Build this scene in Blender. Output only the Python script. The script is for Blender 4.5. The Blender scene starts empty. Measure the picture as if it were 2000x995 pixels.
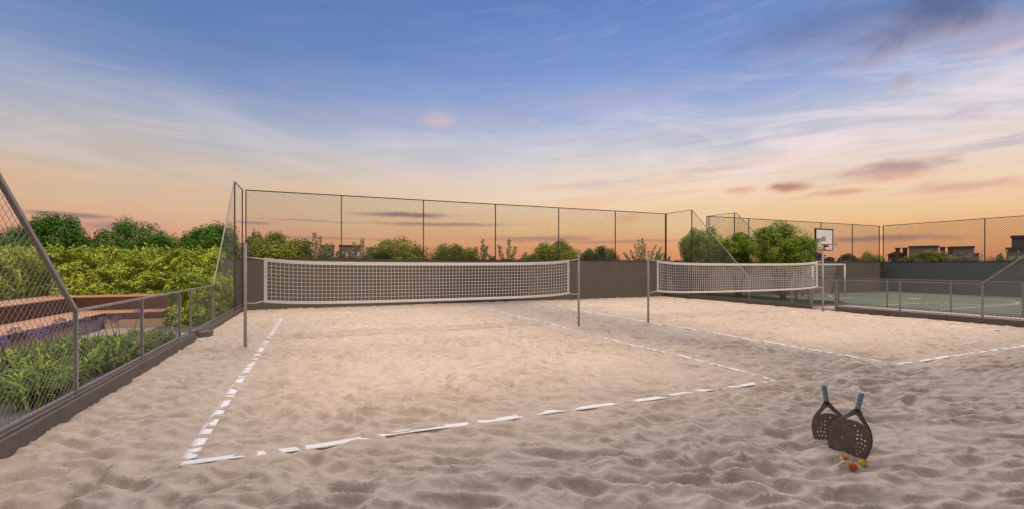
import bpy, bmesh, math, random
import numpy as np
from mathutils import Vector, Matrix

R = math.radians
rng = np.random.default_rng(7)
random.seed(7)
sc = bpy.context.scene
COL = sc.collection

HEAD = R(23.09)                # camera heading, turned right from +Y
CAM_H = 1.70

# ------------------------------------------------------------------ helpers
def lin(c):
    return tuple(((v / 255) / 12.92 if v / 255 <= 0.04045 else ((v / 255 + 0.055) / 1.055) ** 2.4) for v in c)

def tag(o, label=None, cat=None, group=None, kind=None):
    if label: o['label'] = label
    if cat: o['category'] = cat
    if group: o['group'] = group
    if kind: o['kind'] = kind
    return o

def empty(name, loc=(0, 0, 0), rz=0.0):
    o = bpy.data.objects.new(name, None)
    COL.objects.link(o)
    o.location = loc
    o.rotation_euler = (0, 0, rz)
    o.empty_display_size = 0.2
    return o

class MB:
    """collects shapes, then links them as one mesh object"""
    def __init__(s):
        s.v = []; s.f = []; s.m = []
    def add(s, vs, fs, mi=0):
        n = len(s.v)
        s.v.extend([tuple(v) for v in vs])
        s.f.extend([tuple(i + n for i in f) for f in fs])
        s.m.extend([mi] * len(fs))
        return s
    def box(s, x0, x1, y0, y1, z0, z1, mi=0):
        vs = [(x0, y0, z0), (x1, y0, z0), (x1, y1, z0), (x0, y1, z0), (x0, y0, z1), (x1, y0, z1), (x1, y1, z1), (x0, y1, z1)]
        return s.add(vs, [(0, 3, 2, 1), (4, 5, 6, 7), (0, 1, 5, 4), (1, 2, 6, 5), (2, 3, 7, 6), (3, 0, 4, 7)], mi)
    def prism(s, pts, z0, z1, mi=0):
        n = len(pts)
        vs = [(x, y, z0) for x, y in pts] + [(x, y, z1) for x, y in pts]
        fs = [tuple(reversed(range(n))), tuple(range(n, 2 * n))] + [(i, (i + 1) % n, n + (i + 1) % n, n + i) for i in range(n)]
        return s.add(vs, fs, mi)
    def tube(s, pts, r, seg=6, mi=0, cap=True):
        pts = [Vector(p) for p in pts]
        n = len(pts)
        rs = list(r) if isinstance(r, (list, tuple)) else [r] * n
        base = len(s.v)
        up = Vector((0, 0, 1))
        last = None
        for i, p in enumerate(pts):
            t = (pts[min(i + 1, n - 1)] - pts[max(i - 1, 0)])
            if t.length < 1e-9: t = Vector((0, 0, 1))
            t.normalize()
            if last is None:
                a = up if abs(t.z) < 0.9 else Vector((1, 0, 0))
                u = t.cross(a).normalized()
            else:
                u = (last - t * last.dot(t))
                u = u.normalized() if u.length > 1e-6 else t.orthogonal().normalized()
            last = u
            w = t.cross(u)
            for k in range(seg):
                an = 2 * math.pi * (k + 0.5) / seg
                q = p + (u * math.cos(an) + w * math.sin(an)) * rs[i]
                s.v.append(tuple(q))
        for i in range(n - 1):
            for k in range(seg):
                a = base + i * seg + k; b = base + i * seg + (k + 1) % seg
                s.f.append((a, b, b + seg, a + seg)); s.m.append(mi)
        if cap:
            s.f.append(tuple(base + k for k in reversed(range(seg)))); s.m.append(mi)
            s.f.append(tuple(base + (n - 1) * seg + k for k in range(seg))); s.m.append(mi)
        return s
    def build(s, name, mats, parent=None, smooth=False, bevel=0.0):
        me = bpy.data.meshes.new(name)
        me.from_pydata(s.v, [], s.f)
        for m in (mats if isinstance(mats, (list, tuple)) else [mats]):
            me.materials.append(m)
        me.polygons.foreach_set('material_index', s.m)
        if smooth: me.polygons.foreach_set('use_smooth', [True] * len(me.polygons))
        me.update()
        o = bpy.data.objects.new(name, me)
        COL.objects.link(o)
        if parent is not None: o.parent = parent
        if bevel > 0:
            b = o.modifiers.new('edge', 'BEVEL'); b.width = bevel; b.segments = 2; b.limit_method = 'ANGLE'
        return o

def mesh_np(name, verts, quads, mats, parent=None, smooth=False, mi=None):
    verts = np.asarray(verts, dtype=np.float32).reshape(-1, 3)
    quads = np.asarray(quads, dtype=np.int32).reshape(-1, 4)
    me = bpy.data.meshes.new(name)
    me.vertices.add(len(verts)); me.vertices.foreach_set('co', verts.ravel())
    me.loops.add(quads.size); me.loops.foreach_set('vertex_index', quads.ravel())
    me.polygons.add(len(quads))
    me.polygons.foreach_set('loop_start', np.arange(len(quads), dtype=np.int32) * 4)
    for m in (mats if isinstance(mats, (list, tuple)) else [mats]): me.materials.append(m)
    if mi is not None: me.polygons.foreach_set('material_index', np.asarray(mi, dtype=np.int32))
    me.polygons.foreach_set('use_smooth', np.full(len(quads), smooth))
    me.update(calc_edges=True)
    me.validate()
    o = bpy.data.objects.new(name, me)
    COL.objects.link(o)
    if parent is not None: o.parent = parent
    return o

# ------------------------------------------------------------------ 2D gradient noise (numpy)
def _hash(ix, iy, seed):
    h = (ix.astype(np.int64) * 374761393 + iy.astype(np.int64) * 668265263 + seed * 1442695041) & 0xFFFFFFFF
    h = ((h ^ (h >> 13)) * 1274126177) & 0xFFFFFFFF
    h = h ^ (h >> 16)
    return h.astype(np.float64) / 4294967296.0 * 2 * np.pi

def pnoise(x, y, seed=0):
    x = np.asarray(x, dtype=np.float64); y = np.asarray(y, dtype=np.float64)
    xi = np.floor(x); yi = np.floor(y); fx = x - xi; fy = y - yi
    u = fx * fx * fx * (fx * (fx * 6 - 15) + 10); v = fy * fy * fy * (fy * (fy * 6 - 15) + 10)
    def g(dx, dy):
        a = _hash(xi + dx, yi + dy, seed)
        return np.cos(a) * (fx - dx) + np.sin(a) * (fy - dy)
    return ((g(0, 0) * (1 - u) + g(1, 0) * u) * (1 - v) + (g(0, 1) * (1 - u) + g(1, 1) * u) * v) * 1.5

TAPES = [(-1.11, -0.99, 4.86, 17.7), (-1.08, 6.28, 4.69, 4.80), (6.24, 6.34, 4.86, 17.9), (-0.98, 6.2, 17.72, 17.82),
         (9.20, 9.30, 4.82, 17.0), (9.24, 16.55, 4.64, 4.74), (16.50, 16.60, 4.82, 17.0), (9.34, 16.46, 17.04, 17.14)]
POSTS = [(-1.35, 10.86), (6.62, 10.86), (8.97, 10.83), (16.81, 10.83)]

def sand_parts(x, y):
    low = 0.020 * pnoise(x / 2.6, y / 2.2, 1)
    wx = 0.12 * pnoise(x / 0.5, y / 0.5, 2); wy = 0.09 * pnoise(x / 0.42, y / 0.42, 3)
    xx = x + wx; yy = y + wy
    a = 0.45                         # ripple crests run across the view, a little turned
    p = xx * math.cos(a) + yy * math.sin(a) * -1; q = xx * math.sin(a) + yy * math.cos(a)
    r1 = 1 - 1.6 * np.abs(pnoise(p / 0.56, q / 0.225, 4))
    r2 = 1 - 1.6 * np.abs(pnoise(p / 0.30 + 7, q / 0.125 + 3, 5))
    m = pnoise(x / 0.34, y / 0.29, 6)
    d = pnoise(x / 0.13, y / 0.10, 7)
    e = pnoise(x / 0.07, y / 0.06, 8)
    mid = 0.078 * (r1 - 0.62) + 0.038 * (r2 - 0.62) + 0.024 * m + 0.007 * d + 0.0025 * e - 0.003
    ed = np.clip(np.minimum(np.minimum(x + 2.53, 17.95 - x), 20.35 - y) / 0.5, 0, 1); mid = mid * (0.45 + 0.55 * ed) - 0.004 * (1 - ed)
    mid = mid * (0.95 + 0.60 * pnoise(x / 1.9, y / 1.7, 9))
    dt = np.full(x.shape, 9.0)
    for (x0, x1, y0, y1) in TAPES:
        dt = np.minimum(dt, np.hypot(np.maximum(0, np.maximum(x0 - x, x - x1)), np.maximum(0, np.maximum(y0 - y, y - y1))))
    t = np.clip((dt - 0.05) / 0.30, 0, 1); t = t * t * (3 - 2 * t)
    mid = mid * (0.58 + 0.42 * t)
    for (ax, ay) in POSTS:
        low = low + 0.035 * np.exp(-((x - ax) ** 2 + (y - ay) ** 2) / 0.16 ** 2)
    return low, mid

def sand_h(x, y):
    l, m = sand_parts(np.atleast_1d(np.asarray(x, float)), np.atleast_1d(np.asarray(y, float)))
    return l + m

# ------------------------------------------------------------------ materials
class N:
    def __init__(s, tree): s.t = tree
    def node(s, typ, **kw):
        n = s.t.nodes.new(typ)
        for k, v in kw.items(): setattr(n, k, v)
        return n
    def link(s, a, b): s.t.links.new(a, b)
    def val(s, sock, v):
        if isinstance(v, bpy.types.NodeSocket): s.link(v, sock)
        else: sock.default_value = v
    def m(s, op, a, b=0.0, c=0.0, clamp=False):
        n = s.node('ShaderNodeMath', operation=op); n.use_clamp = clamp
        s.val(n.inputs[0], a); s.val(n.inputs[1], b); s.val(n.inputs[2], c)
        return n.outputs[0]
    def mix(s, f, a, b, blend='MIX'):
        n = s.node('ShaderNodeMix', data_type='RGBA', blend_type=blend)
        s.val(n.inputs[0], f); s.val(n.inputs[6], a); s.val(n.inputs[7], b)
        return n.outputs[2]
    def sstep(s, x, a, b, lo=0.0, hi=1.0):
        n = s.node('ShaderNodeMapRange', interpolation_type='SMOOTHSTEP')
        s.val(n.inputs[0], x); n.inputs[1].default_value = a; n.inputs[2].default_value = b
        n.inputs[3].default_value = lo; n.inputs[4].default_value = hi
        return n.outputs[0]
    def noise(s, vec, scale, detail=3.0, rough=0.55, dist=0.0):
        n = s.node('ShaderNodeTexNoise')
        if vec is not None: s.link(vec, n.inputs['Vector'])
        n.inputs['Scale'].default_value = scale; n.inputs['Detail'].default_value = detail
        n.inputs['Roughness'].default_value = rough; n.inputs['Distortion'].default_value = dist
        return n.outputs[0]
    def comb(s, x, y, z=0.0):
        n = s.node('ShaderNodeCombineXYZ'); s.val(n.inputs[0], x); s.val(n.inputs[1], y); s.val(n.inputs[2], z)
        return n.outputs[0]
    def ramp(s, f, stops):
        n = s.node('ShaderNodeValToRGB'); s.link(f, n.inputs[0])
        el = n.color_ramp.elements
        while len(el) < len(stops): el.new(0.5)
        for e, (p, c) in zip(el, stops):
            e.position = p; e.color = (*c, 1)
        return n.outputs[0]

def new_mat(name):
    m = bpy.data.materials.new(name); m.use_nodes = True
    t = m.node_tree
    return m, N(t), t.nodes['Principled BSDF']

def rgba(c): return (*c, 1.0)

def mat_plain(name, col, rough=0.6, metal=0.0, var=0.25, scale=6.0, bump=0.0, bscale=40.0, spec=0.4):
    m, n, p = new_mat(name)
    tc = n.node('ShaderNodeTexCoord').outputs['Object']
    f = n.noise(tc, scale, 5, 0.6)
    a = tuple(c * (1 - var) for c in col); b = tuple(min(1, c * (1 + var)) for c in col)
    n.link(n.ramp(f, [(0.3, a), (0.7, b)]), p.inputs['Base Color'])
    p.inputs['Roughness'].default_value = rough; p.inputs['Metallic'].default_value = metal
    p.inputs['Specular IOR Level'].default_value = spec
    if bump:
        bn = n.node('ShaderNodeBump'); bn.inputs['Strength'].default_value = bump; bn.inputs['Distance'].default_value = 0.01
        n.link(n.noise(tc, bscale, 4, 0.6), bn.inputs['Height']); n.link(bn.outputs[0], p.inputs['Normal'])
    return m

def mat_leaf(name, cols, fleck=None, fleck_share=0.03, trans=0.24, rough=0.5):
    """cols: several leaf tints; each leaf takes one at random, clumps lean to one end"""
    m, n, p = new_mat(name)
    geo = n.node('ShaderNodeNewGeometry')
    rnd = geo.outputs['Random Per Island']
    tc = n.node('ShaderNodeTexCoord').outputs['Object']
    cl = n.noise(tc, 2.2, 2, 0.5)
    f = n.m('ADD', n.m('MULTIPLY', rnd, 0.62), n.m('MULTIPLY', n.m('SUBTRACT', cl, 0.5), 1.1))
    f = n.m('ADD', f, 0.19)
    k = len(cols)
    col = n.ramp(f, [(i / (k - 1), c) for i, c in enumerate(cols)])
    if fleck:
        wn = n.node('ShaderNodeTexWhiteNoise', noise_dimensions='1D'); n.link(rnd, wn.inputs['W'])
        col = n.mix(n.m('LESS_THAN', wn.outputs[0], fleck_share), col, rgba(fleck))
    n.link(col, p.inputs['Base Color']); p.inputs['Roughness'].default_value = rough
    p.inputs['Specular IOR Level'].default_value = 0.22
    tr = n.node('ShaderNodeBsdfTranslucent'); n.link(col, tr.inputs['Color'])
    mx = n.node('ShaderNodeMixShader'); mx.inputs[0].default_value = trans
    n.link(p.outputs[0], mx.inputs[1]); n.link(tr.outputs[0], mx.inputs[2])
    n.link(mx.outputs[0], m.node_tree.nodes['Material Output'].inputs['Surface'])
    return m

def mat_sand():
    m, n, p = new_mat('sand')
    tc = n.node('ShaderNodeTexCoord').outputs['Object']
    big = n.noise(tc, 0.9, 4, 0.6)
    mid = n.noise(tc, 7.0, 5, 0.65, 0.6)
    fine = n.noise(tc, 150.0, 4, 0.85)
    c = n.ramp(mid, [(0.28, (0.44, 0.36, 0.29)), (0.55, (0.575, 0.475, 0.395)), (0.78, (0.65, 0.545, 0.455))])
    c = n.mix(n.sstep(big, 0.35, 0.7, 0.0, 0.45), c, rgba((0.50, 0.415, 0.345)))
    c = n.mix(n.sstep(fine, 0.52, 0.74, 0.0, 0.5), c, rgba((0.31, 0.26, 0.225)))
    c = n.mix(n.sstep(fine, 0.42, 0.26, 0.0, 0.55), c, rgba((0.78, 0.70, 0.60)))
    n.link(c, p.inputs['Base Color']); p.inputs['Roughness'].default_value = 0.95
    p.inputs['Specular IOR Level'].default_value = 0.15
    h = n.m('ADD', n.m('MULTIPLY', n.noise(tc, 9.0, 6, 0.60, 0.6), 0.95), n.m('MULTIPLY', n.noise(tc, 110.0, 3, 0.75), 0.16))
    b = n.node('ShaderNodeBump'); b.inputs['Strength'].default_value = 0.9; b.inputs['Distance'].default_value = 0.035
    n.link(h, b.inputs['Height']); n.link(b.outputs[0], p.inputs['Normal'])
    return m

M = {}
M['sand'] = mat_sand()
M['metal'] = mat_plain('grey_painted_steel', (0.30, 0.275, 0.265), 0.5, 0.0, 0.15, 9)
M['darkbacklit'] = mat_plain('dark_and_backlit_steel', (0.040, 0.030, 0.027), 0.55, 0.0, 0.15, 9)  # fence steel darkened to read as backlit; also the dark board frame
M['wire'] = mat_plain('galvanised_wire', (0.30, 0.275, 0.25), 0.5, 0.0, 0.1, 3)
M['backlitwire'] = mat_plain('backlit_wire', (0.055, 0.042, 0.034), 0.6, 0.0, 0.1, 3)  # wire against the sky, its backlit darkness put into the colour
M['polesteel'] = mat_plain('pole_steel', (0.32, 0.295, 0.285), 0.42, 0.0, 0.15, 5)
M['kerb'] = mat_plain('brown_render', (0.15, 0.12, 0.10), 0.85, 0.0, 0.18, 5, 0.35, 60)
M['kerbtop'] = mat_plain('kerb_cap', (0.17, 0.14, 0.125), 0.8, 0.0, 0.2, 8, 0.3, 60)
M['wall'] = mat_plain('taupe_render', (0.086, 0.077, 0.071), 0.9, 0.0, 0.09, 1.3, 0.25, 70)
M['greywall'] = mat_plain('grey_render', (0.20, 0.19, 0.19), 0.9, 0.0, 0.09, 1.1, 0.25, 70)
M['cap'] = mat_plain('wall_cap', (0.06, 0.052, 0.047), 0.8, 0.0, 0.2, 6)
M['tape'] = mat_plain('white_tape', (0.80, 0.79, 0.80), 0.6, 0.0, 0.05, 10)
M['netcloth'] = mat_plain('net_band', (0.54, 0.54, 0.565), 0.8, 0.0, 0.06, 14, 0.3, 120)
M['netcord'] = mat_plain('net_cord', (0.70, 0.67, 0.65), 0.8, 0.0, 0.06, 8)
M['white'] = mat_plain('white_paint', (0.58, 0.57, 0.57), 0.45, 0.0, 0.05, 6)
M['shadeboards'] = mat_plain('shade_dark_boards', (0.075, 0.029, 0.017), 0.7, 0.0, 0.3, 4, 0.3, 30)  # bench boards darkened so the risers' shade sits in the colour
M['tan'] = mat_plain('tan_render', (0.40, 0.285, 0.19), 0.9, 0.0, 0.14, 3, 0.3, 40)
M['gravel'] = mat_plain('dark_gravel', (0.13, 0.12, 0.118), 0.95, 0.0, 0.55, 34, 1.0, 60)
M['path'] = mat_plain('pale_concrete', (0.33, 0.28, 0.26), 0.9, 0.0, 0.14, 5, 0.3, 70)
M['pave'] = mat_plain('pinkish_paving', (0.42, 0.36, 0.35), 0.85, 0.0, 0.12, 4, 0.2, 50)
M['ground'] = mat_plain('dull_ground', (0.12, 0.105, 0.09), 0.95, 0.0, 0.35, 0.3)
M['bark'] = mat_plain('bark', (0.095, 0.062, 0.045), 0.9, 0.0, 0.35, 18, 0.8, 50)
M['paddle'] = mat_plain('bronze_black_carbon', (0.17, 0.122, 0.09), 0.42, 0.0, 0.18, 30, 0.08, 300)
M['paddleedge'] = mat_plain('paddle_rim', (0.10, 0.075, 0.058), 0.32, 0.0, 0.1, 20)
M['black'] = mat_plain('black_rubber', (0.015, 0.014, 0.014), 0.55, 0.0, 0.1, 20)
M['ballred'] = mat_plain('red_felt', (0.66, 0.125, 0.04), 0.95, 0.0, 0.15, 60, 0.7, 500)
M['ballyel'] = mat_plain('yellow_felt', (0.80, 0.64, 0.06), 0.95, 0.0, 0.12, 60, 0.7, 500)
M['red'] = mat_plain('red_paint', (0.45, 0.05, 0.04), 0.5, 0.0, 0.1, 8)
M['board'] = mat_plain('white_backboard', (0.70, 0.70, 0.74), 0.25, 0.0, 0.04, 2)
M['boardreflect'] = mat_plain('board_reflection', (0.24, 0.25, 0.31), 0.3, 0.0, 0.06, 3)
M['bdark'] = mat_plain('hazed_dusk_facade', (0.13, 0.098, 0.088), 0.9, 0.0, 0.2, 0.6)  # dusk and distance haze put into this facade colour
M['bgrey'] = mat_plain('hazed_grey_facade', (0.19, 0.16, 0.14), 0.9, 0.0, 0.15, 0.5)  # lightened so the far haze is part of the colour
M['brick'] = mat_plain('brick_chimney', (0.12, 0.045, 0.036), 0.9, 0.0, 0.2, 2)
M['roof'] = mat_plain('dark_roof', (0.075, 0.057, 0.053), 0.85, 0.0, 0.2, 2)
M['pane'] = mat_plain('pale_window', (0.48, 0.47, 0.46), 0.25, 0.0, 0.1, 2)
M['block'] = mat_plain('blocker_grey', (0.16, 0.145, 0.13), 0.9, 0.0, 0.1, 0.4)

def mat_wood():
    m, n, p = new_mat('warm_boards')
    tc = n.node('ShaderNodeTexCoord').outputs['Object']
    mp = n.node('ShaderNodeMapping'); n.link(tc, mp.inputs[0]); mp.inputs['Scale'].default_value = (1.0, 1.0, 1.0)
    f = n.noise(mp.outputs[0], 5.0, 6, 0.65, 1.2)
    n.link(n.ramp(f, [(0.3, (0.38, 0.20, 0.115)), (0.7, (0.53, 0.31, 0.185))]), p.inputs['Base Color'])
    p.inputs['Roughness'].default_value = 0.7
    return m
M['wood'] = mat_wood()

def mat_grip():
    m, n, p = new_mat('teal_grip_tape')
    tc = n.node('ShaderNodeTexCoord').outputs['Object']
    w = n.node('ShaderNodeTexWave', wave_type='BANDS', bands_direction='Z'); n.link(tc, w.inputs['Vector'])
    w.inputs['Scale'].default_value = 9.0; w.inputs['Distortion'].default_value = 0.3
    n.link(n.ramp(w.outputs['Fac'], [(0.0, (0.14, 0.24, 0.28)), (0.25, (0.18, 0.30, 0.35)), (1.0, (0.20, 0.33, 0.38))]), p.inputs['Base Color'])
    p.inputs['Roughness'].default_value = 0.7
    b = n.node('ShaderNodeBump'); b.inputs['Strength'].default_value = 0.5; b.inputs['Distance'].default_value = 0.004
    n.link(w.outputs['Fac'], b.inputs['Height']); n.link(b.outputs[0], p.inputs['Normal'])
    return m
M['grip'] = mat_grip()

def mat_court():
    m, n, p = new_mat('green_acrylic_court')
    tc = n.node('ShaderNodeTexCoord').outputs['Object']
    f = n.noise(tc, 0.6, 5, 0.6)
    n.link(n.ramp(f, [(0.3, (0.098, 0.135, 0.078)), (0.7, (0.128, 0.165, 0.095))]), p.inputs['Base Color'])
    p.inputs['Roughness'].default_value = 0.75
    return m
M['court'] = mat_court()

M['hedge'] = mat_leaf('hedge_leaves', [(0.03, 0.058, 0.008), (0.19, 0.27, 0.026), (0.52, 0.62, 0.07), (0.74, 0.8, 0.19)], (0.60, 0.58, 0.40), 0.035)
M['darktree'] = mat_leaf('dark_green_leaves', [(0.012, 0.04, 0.007), (0.05, 0.14, 0.016), (0.11, 0.25, 0.028), (0.22, 0.38, 0.055)])
M['brownbush'] = mat_leaf('brownish_leaves', [(0.042, 0.042, 0.017), (0.077, 0.077, 0.028), (0.126, 0.105, 0.042)], (0.5, 0.42, 0.36), 0.01)
M['olive'] = mat_leaf('olive_leaves', [(0.035, 0.055, 0.01), (0.16, 0.21, 0.028), (0.4, 0.45, 0.07), (0.62, 0.62, 0.13)])
M['greenshrub'] = mat_leaf('mid_green_leaves', [(0.039, 0.065, 0.021), (0.098, 0.143, 0.034), (0.182, 0.221, 0.058)])
M['fern'] = mat_leaf('grey_green_leaves', [(0.104, 0.143, 0.065), (0.221, 0.273, 0.117), (0.390, 0.416, 0.208)], None, 0, 0.3)
M['tree'] = mat_leaf('bright_tree_leaves', [(0.016, 0.038, 0.006), (0.095, 0.165, 0.018), (0.3, 0.4, 0.045), (0.58, 0.66, 0.14)])
M['treelow'] = mat_leaf('yellow_green_leaves', [(0.26, 0.3, 0.05), (0.42, 0.44, 0.08), (0.55, 0.56, 0.13)])
M['strap'] = mat_leaf('strap_leaves', [(0.014, 0.034, 0.006), (0.085, 0.15, 0.014), (0.3, 0.4, 0.035), (0.64, 0.68, 0.14)], None, 0, 0.15, 0.55)
M['stalk'] = mat_leaf('flower_stalks', [(0.06, 0.09, 0.03), (0.10, 0.13, 0.05)])
M['purple'] = mat_leaf('violet_petals', [(0.15, 0.1, 0.25), (0.26, 0.19, 0.4), (0.45, 0.38, 0.6)])
M['pinkflower'] = mat_leaf('pink_petals', [(0.30, 0.10, 0.26), (0.48, 0.22, 0.42)])
M['grass'] = mat_leaf('lawn_blades', [(0.031, 0.070, 0.014), (0.070, 0.133, 0.022), (0.119, 0.196, 0.035)])
M['shell'] = mat_plain('shell_bits', (0.72, 0.68, 0.62), 0.6, 0.0, 0.2, 30)

# ------------------------------------------------------------------ world sky
SUN_EL = R(44); SUN_DX = -0.03
def build_world():
    w = bpy.data.worlds.new('World'); sc.world = w; w.use_nodes = True
    t = w.node_tree; n = N(t)
    bg = t.nodes['Background']; out = t.nodes['World Output']
    g = n.node('ShaderNodeTexCoord').outputs['Generated']
    sp = n.node('ShaderNodeSeparateXYZ'); n.link(g, sp.inputs[0])
    s, c = math.sin(HEAD), math.cos(HEAD)
    X = n.m('SUBTRACT', n.m('MULTIPLY', sp.outputs[0], c), n.m('MULTIPLY', sp.outputs[1], s))
    Yf = n.m('ADD', n.m('MULTIPLY', sp.outputs[0], s), n.m('MULTIPLY', sp.outputs[1], c))
    az = n.m('MULTIPLY', n.m('ARCTAN2', X, Yf), 57.29578)
    el = n.m('MULTIPLY', n.m('ARCSINE', sp.outputs[2]), 57.29578)
    # gentle waviness of the colour bands
    wv = n.noise(n.comb(n.m('MULTIPLY', az, 0.05), n.m('MULTIPLY', el, 0.16)), 1.0, 4, 0.55, 0.4)
    elw = n.m('ADD', el, n.m('MULTIPLY', n.m('SUBTRACT', wv, 0.5), 5.0))
    f = n.m('DIVIDE', elw, 34.0, clamp=True)
    def st(L): return [(e / 34.0, lin(cc)) for e, cc in L]
    left = n.ramp(f, st([(0.5, (206, 126, 100)), (3.0, (214, 146, 114)), (6.0, (214, 176, 140)), (9.0, (206, 182, 158)), (12.0, (186, 180, 178)),
                         (15.5, (160, 170, 192)), (19.0, (122, 144, 188)), (24.0, (98, 128, 180)), (30.0, (86, 114, 170))]))
    right = n.ramp(f, st([(0.5, (222, 146, 100)), (2.6, (234, 170, 118)), (4.6, (234, 192, 140)), (7.5, (238, 208, 172)), (10.5, (230, 210, 194)),
                          (14.0, (200, 200, 210)), (18.5, (156, 172, 212)), (23.0, (122, 150, 206)), (30.0, (98, 130, 190))]))
    col = n.mix(n.sstep(az, -42, 12), left, right)
    # broad pale veil at the upper left and the bright veil at the right
    v1 = n.noise(n.comb(n.m('MULTIPLY', az, 0.055), n.m('ADD', n.m('MULTIPLY', el, 0.30), n.m('MULTIPLY', az, 0.03))), 1.0, 7, 0.62, 0.8)
    band = n.m('MULTIPLY', n.sstep(el, 6.5, 11), n.sstep(el, 23, 14))
    rgt = n.sstep(az, 2, 36)
    veil = n.m('MULTIPLY', n.m('MULTIPLY', n.sstep(v1, 0.40, 0.66), band), n.m('ADD', n.m('MULTIPLY', rgt, 0.85), 0.22))
    vc = n.ramp(n.m('DIVIDE', el, 24.0, clamp=True), [(0.3, lin((250, 218, 196))), (0.55, lin((238, 220, 222))), (0.9, lin((206, 210, 228)))])
    col = n.mix(veil, col, vc)
    # layered mauve cloud sheets under the veil
    v3 = n.noise(n.comb(n.m('MULTIPLY', az, 0.035), n.m('SUBTRACT', n.m('MULTIPLY', el, 0.34), n.m('MULTIPLY', az, 0.025)), 4.0), 1.0, 7, 0.60, 0.7)
    shm = n.m('MULTIPLY', n.m('MULTIPLY', n.sstep(v3, 0.50, 0.66), n.m('MULTIPLY', n.sstep(el, 7.5, 10.5), n.sstep(el, 24, 17))), n.sstep(az, -18, 22, 0.12, 0.62))
    col = n.mix(shm, col, rgba(lin((178, 172, 192))))
    v4 = n.noise(n.comb(n.m('MULTIPLY', az, 0.05), n.m('SUBTRACT', n.m('MULTIPLY', el, 0.9), n.m('MULTIPLY', az, 0.05)), 7.0), 1.0, 7, 0.60, 0.5)
    lwm = n.m('MULTIPLY', n.m('MULTIPLY', n.sstep(v4, 0.50, 0.66), n.m('MULTIPLY', n.sstep(el, 3.5, 6.0), n.sstep(el, 12.5, 9.5))), n.sstep(az, -12, 14, 0.15, 0.55))
    col = n.mix(lwm, col, rgba(lin((236, 186, 160))))
    # fine cirrus fibres
    v2 = n.noise(n.comb(n.m('MULTIPLY', az, 0.09), n.m('SUBTRACT', n.m('MULTIPLY', el, 0.85), n.m('MULTIPLY', az, 0.10))), 1.0, 8, 0.66, 0.5)
    fib = n.m('MULTIPLY', n.sstep(v2, 0.50, 0.74), n.m('MULTIPLY', n.sstep(el, 7, 13), n.sstep(az, -25, 25, 0.04, 0.15)))
    col = n.mix(fib, col, rgba(lin((226, 216, 226))))
    # separate clouds: az, el, half-widths, colours of top and underside, strength
    nx = n.noise(n.comb(n.m('MULTIPLY', az, 0.22), n.m('MULTIPLY', el, 0.62)), 1.0, 7, 0.62, 0.3)
    ny = n.noise(n.comb(n.m('MULTIPLY', az, 0.22), n.m('MULTIPLY', el, 0.62), 9.0), 1.0, 7, 0.62, 0.3)
    wx0 = n.m('MULTIPLY', n.m('SUBTRACT', nx, 0.5), 2.0); wy0 = n.m('MULTIPLY', n.m('SUBTRACT', ny, 0.5), 2.0)
    qx = n.noise(n.comb(n.m('MULTIPLY', az, 0.13), n.m('MULTIPLY', el, 0.20)), 1.0, 7, 0.58, 0.6)
    qy = n.noise(n.comb(n.m('MULTIPLY', az, 0.13), n.m('MULTIPLY', el, 0.20), 9.0), 1.0, 7, 0.58, 0.6)
    qx = n.m('MULTIPLY', n.m('SUBTRACT', qx, 0.5), 2.0); qy = n.m('MULTIPLY', n.m('SUBTRACT', qy, 0.5), 2.0)
    def cloud(col, a0, e0, ra, re, top, bot, k, soft=0.25, wob=0.9):
        wx, wy = (qx, qy) if re > 2.0 else (wx0, wy0)
        u = n.m('DIVIDE', n.m('SUBTRACT', n.m('ADD', az, n.m('MULTIPLY', wx, ra * wob)), a0), ra)
        v = n.m('DIVIDE', n.m('SUBTRACT', n.m('ADD', el, n.m('MULTIPLY', wy, re * wob)), e0), re)
        r = n.m('SQRT', n.m('ADD', n.m('MULTIPLY', u, u), n.m('MULTIPLY', v, v)))
        mask = n.m('MULTIPLY', n.sstep(r, 1.05, soft), k)
        cc = n.mix(n.sstep(v, -0.75, 0.25), rgba(lin(bot)), rgba(lin(top)))
        return n.mix(mask, col, cc)
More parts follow.
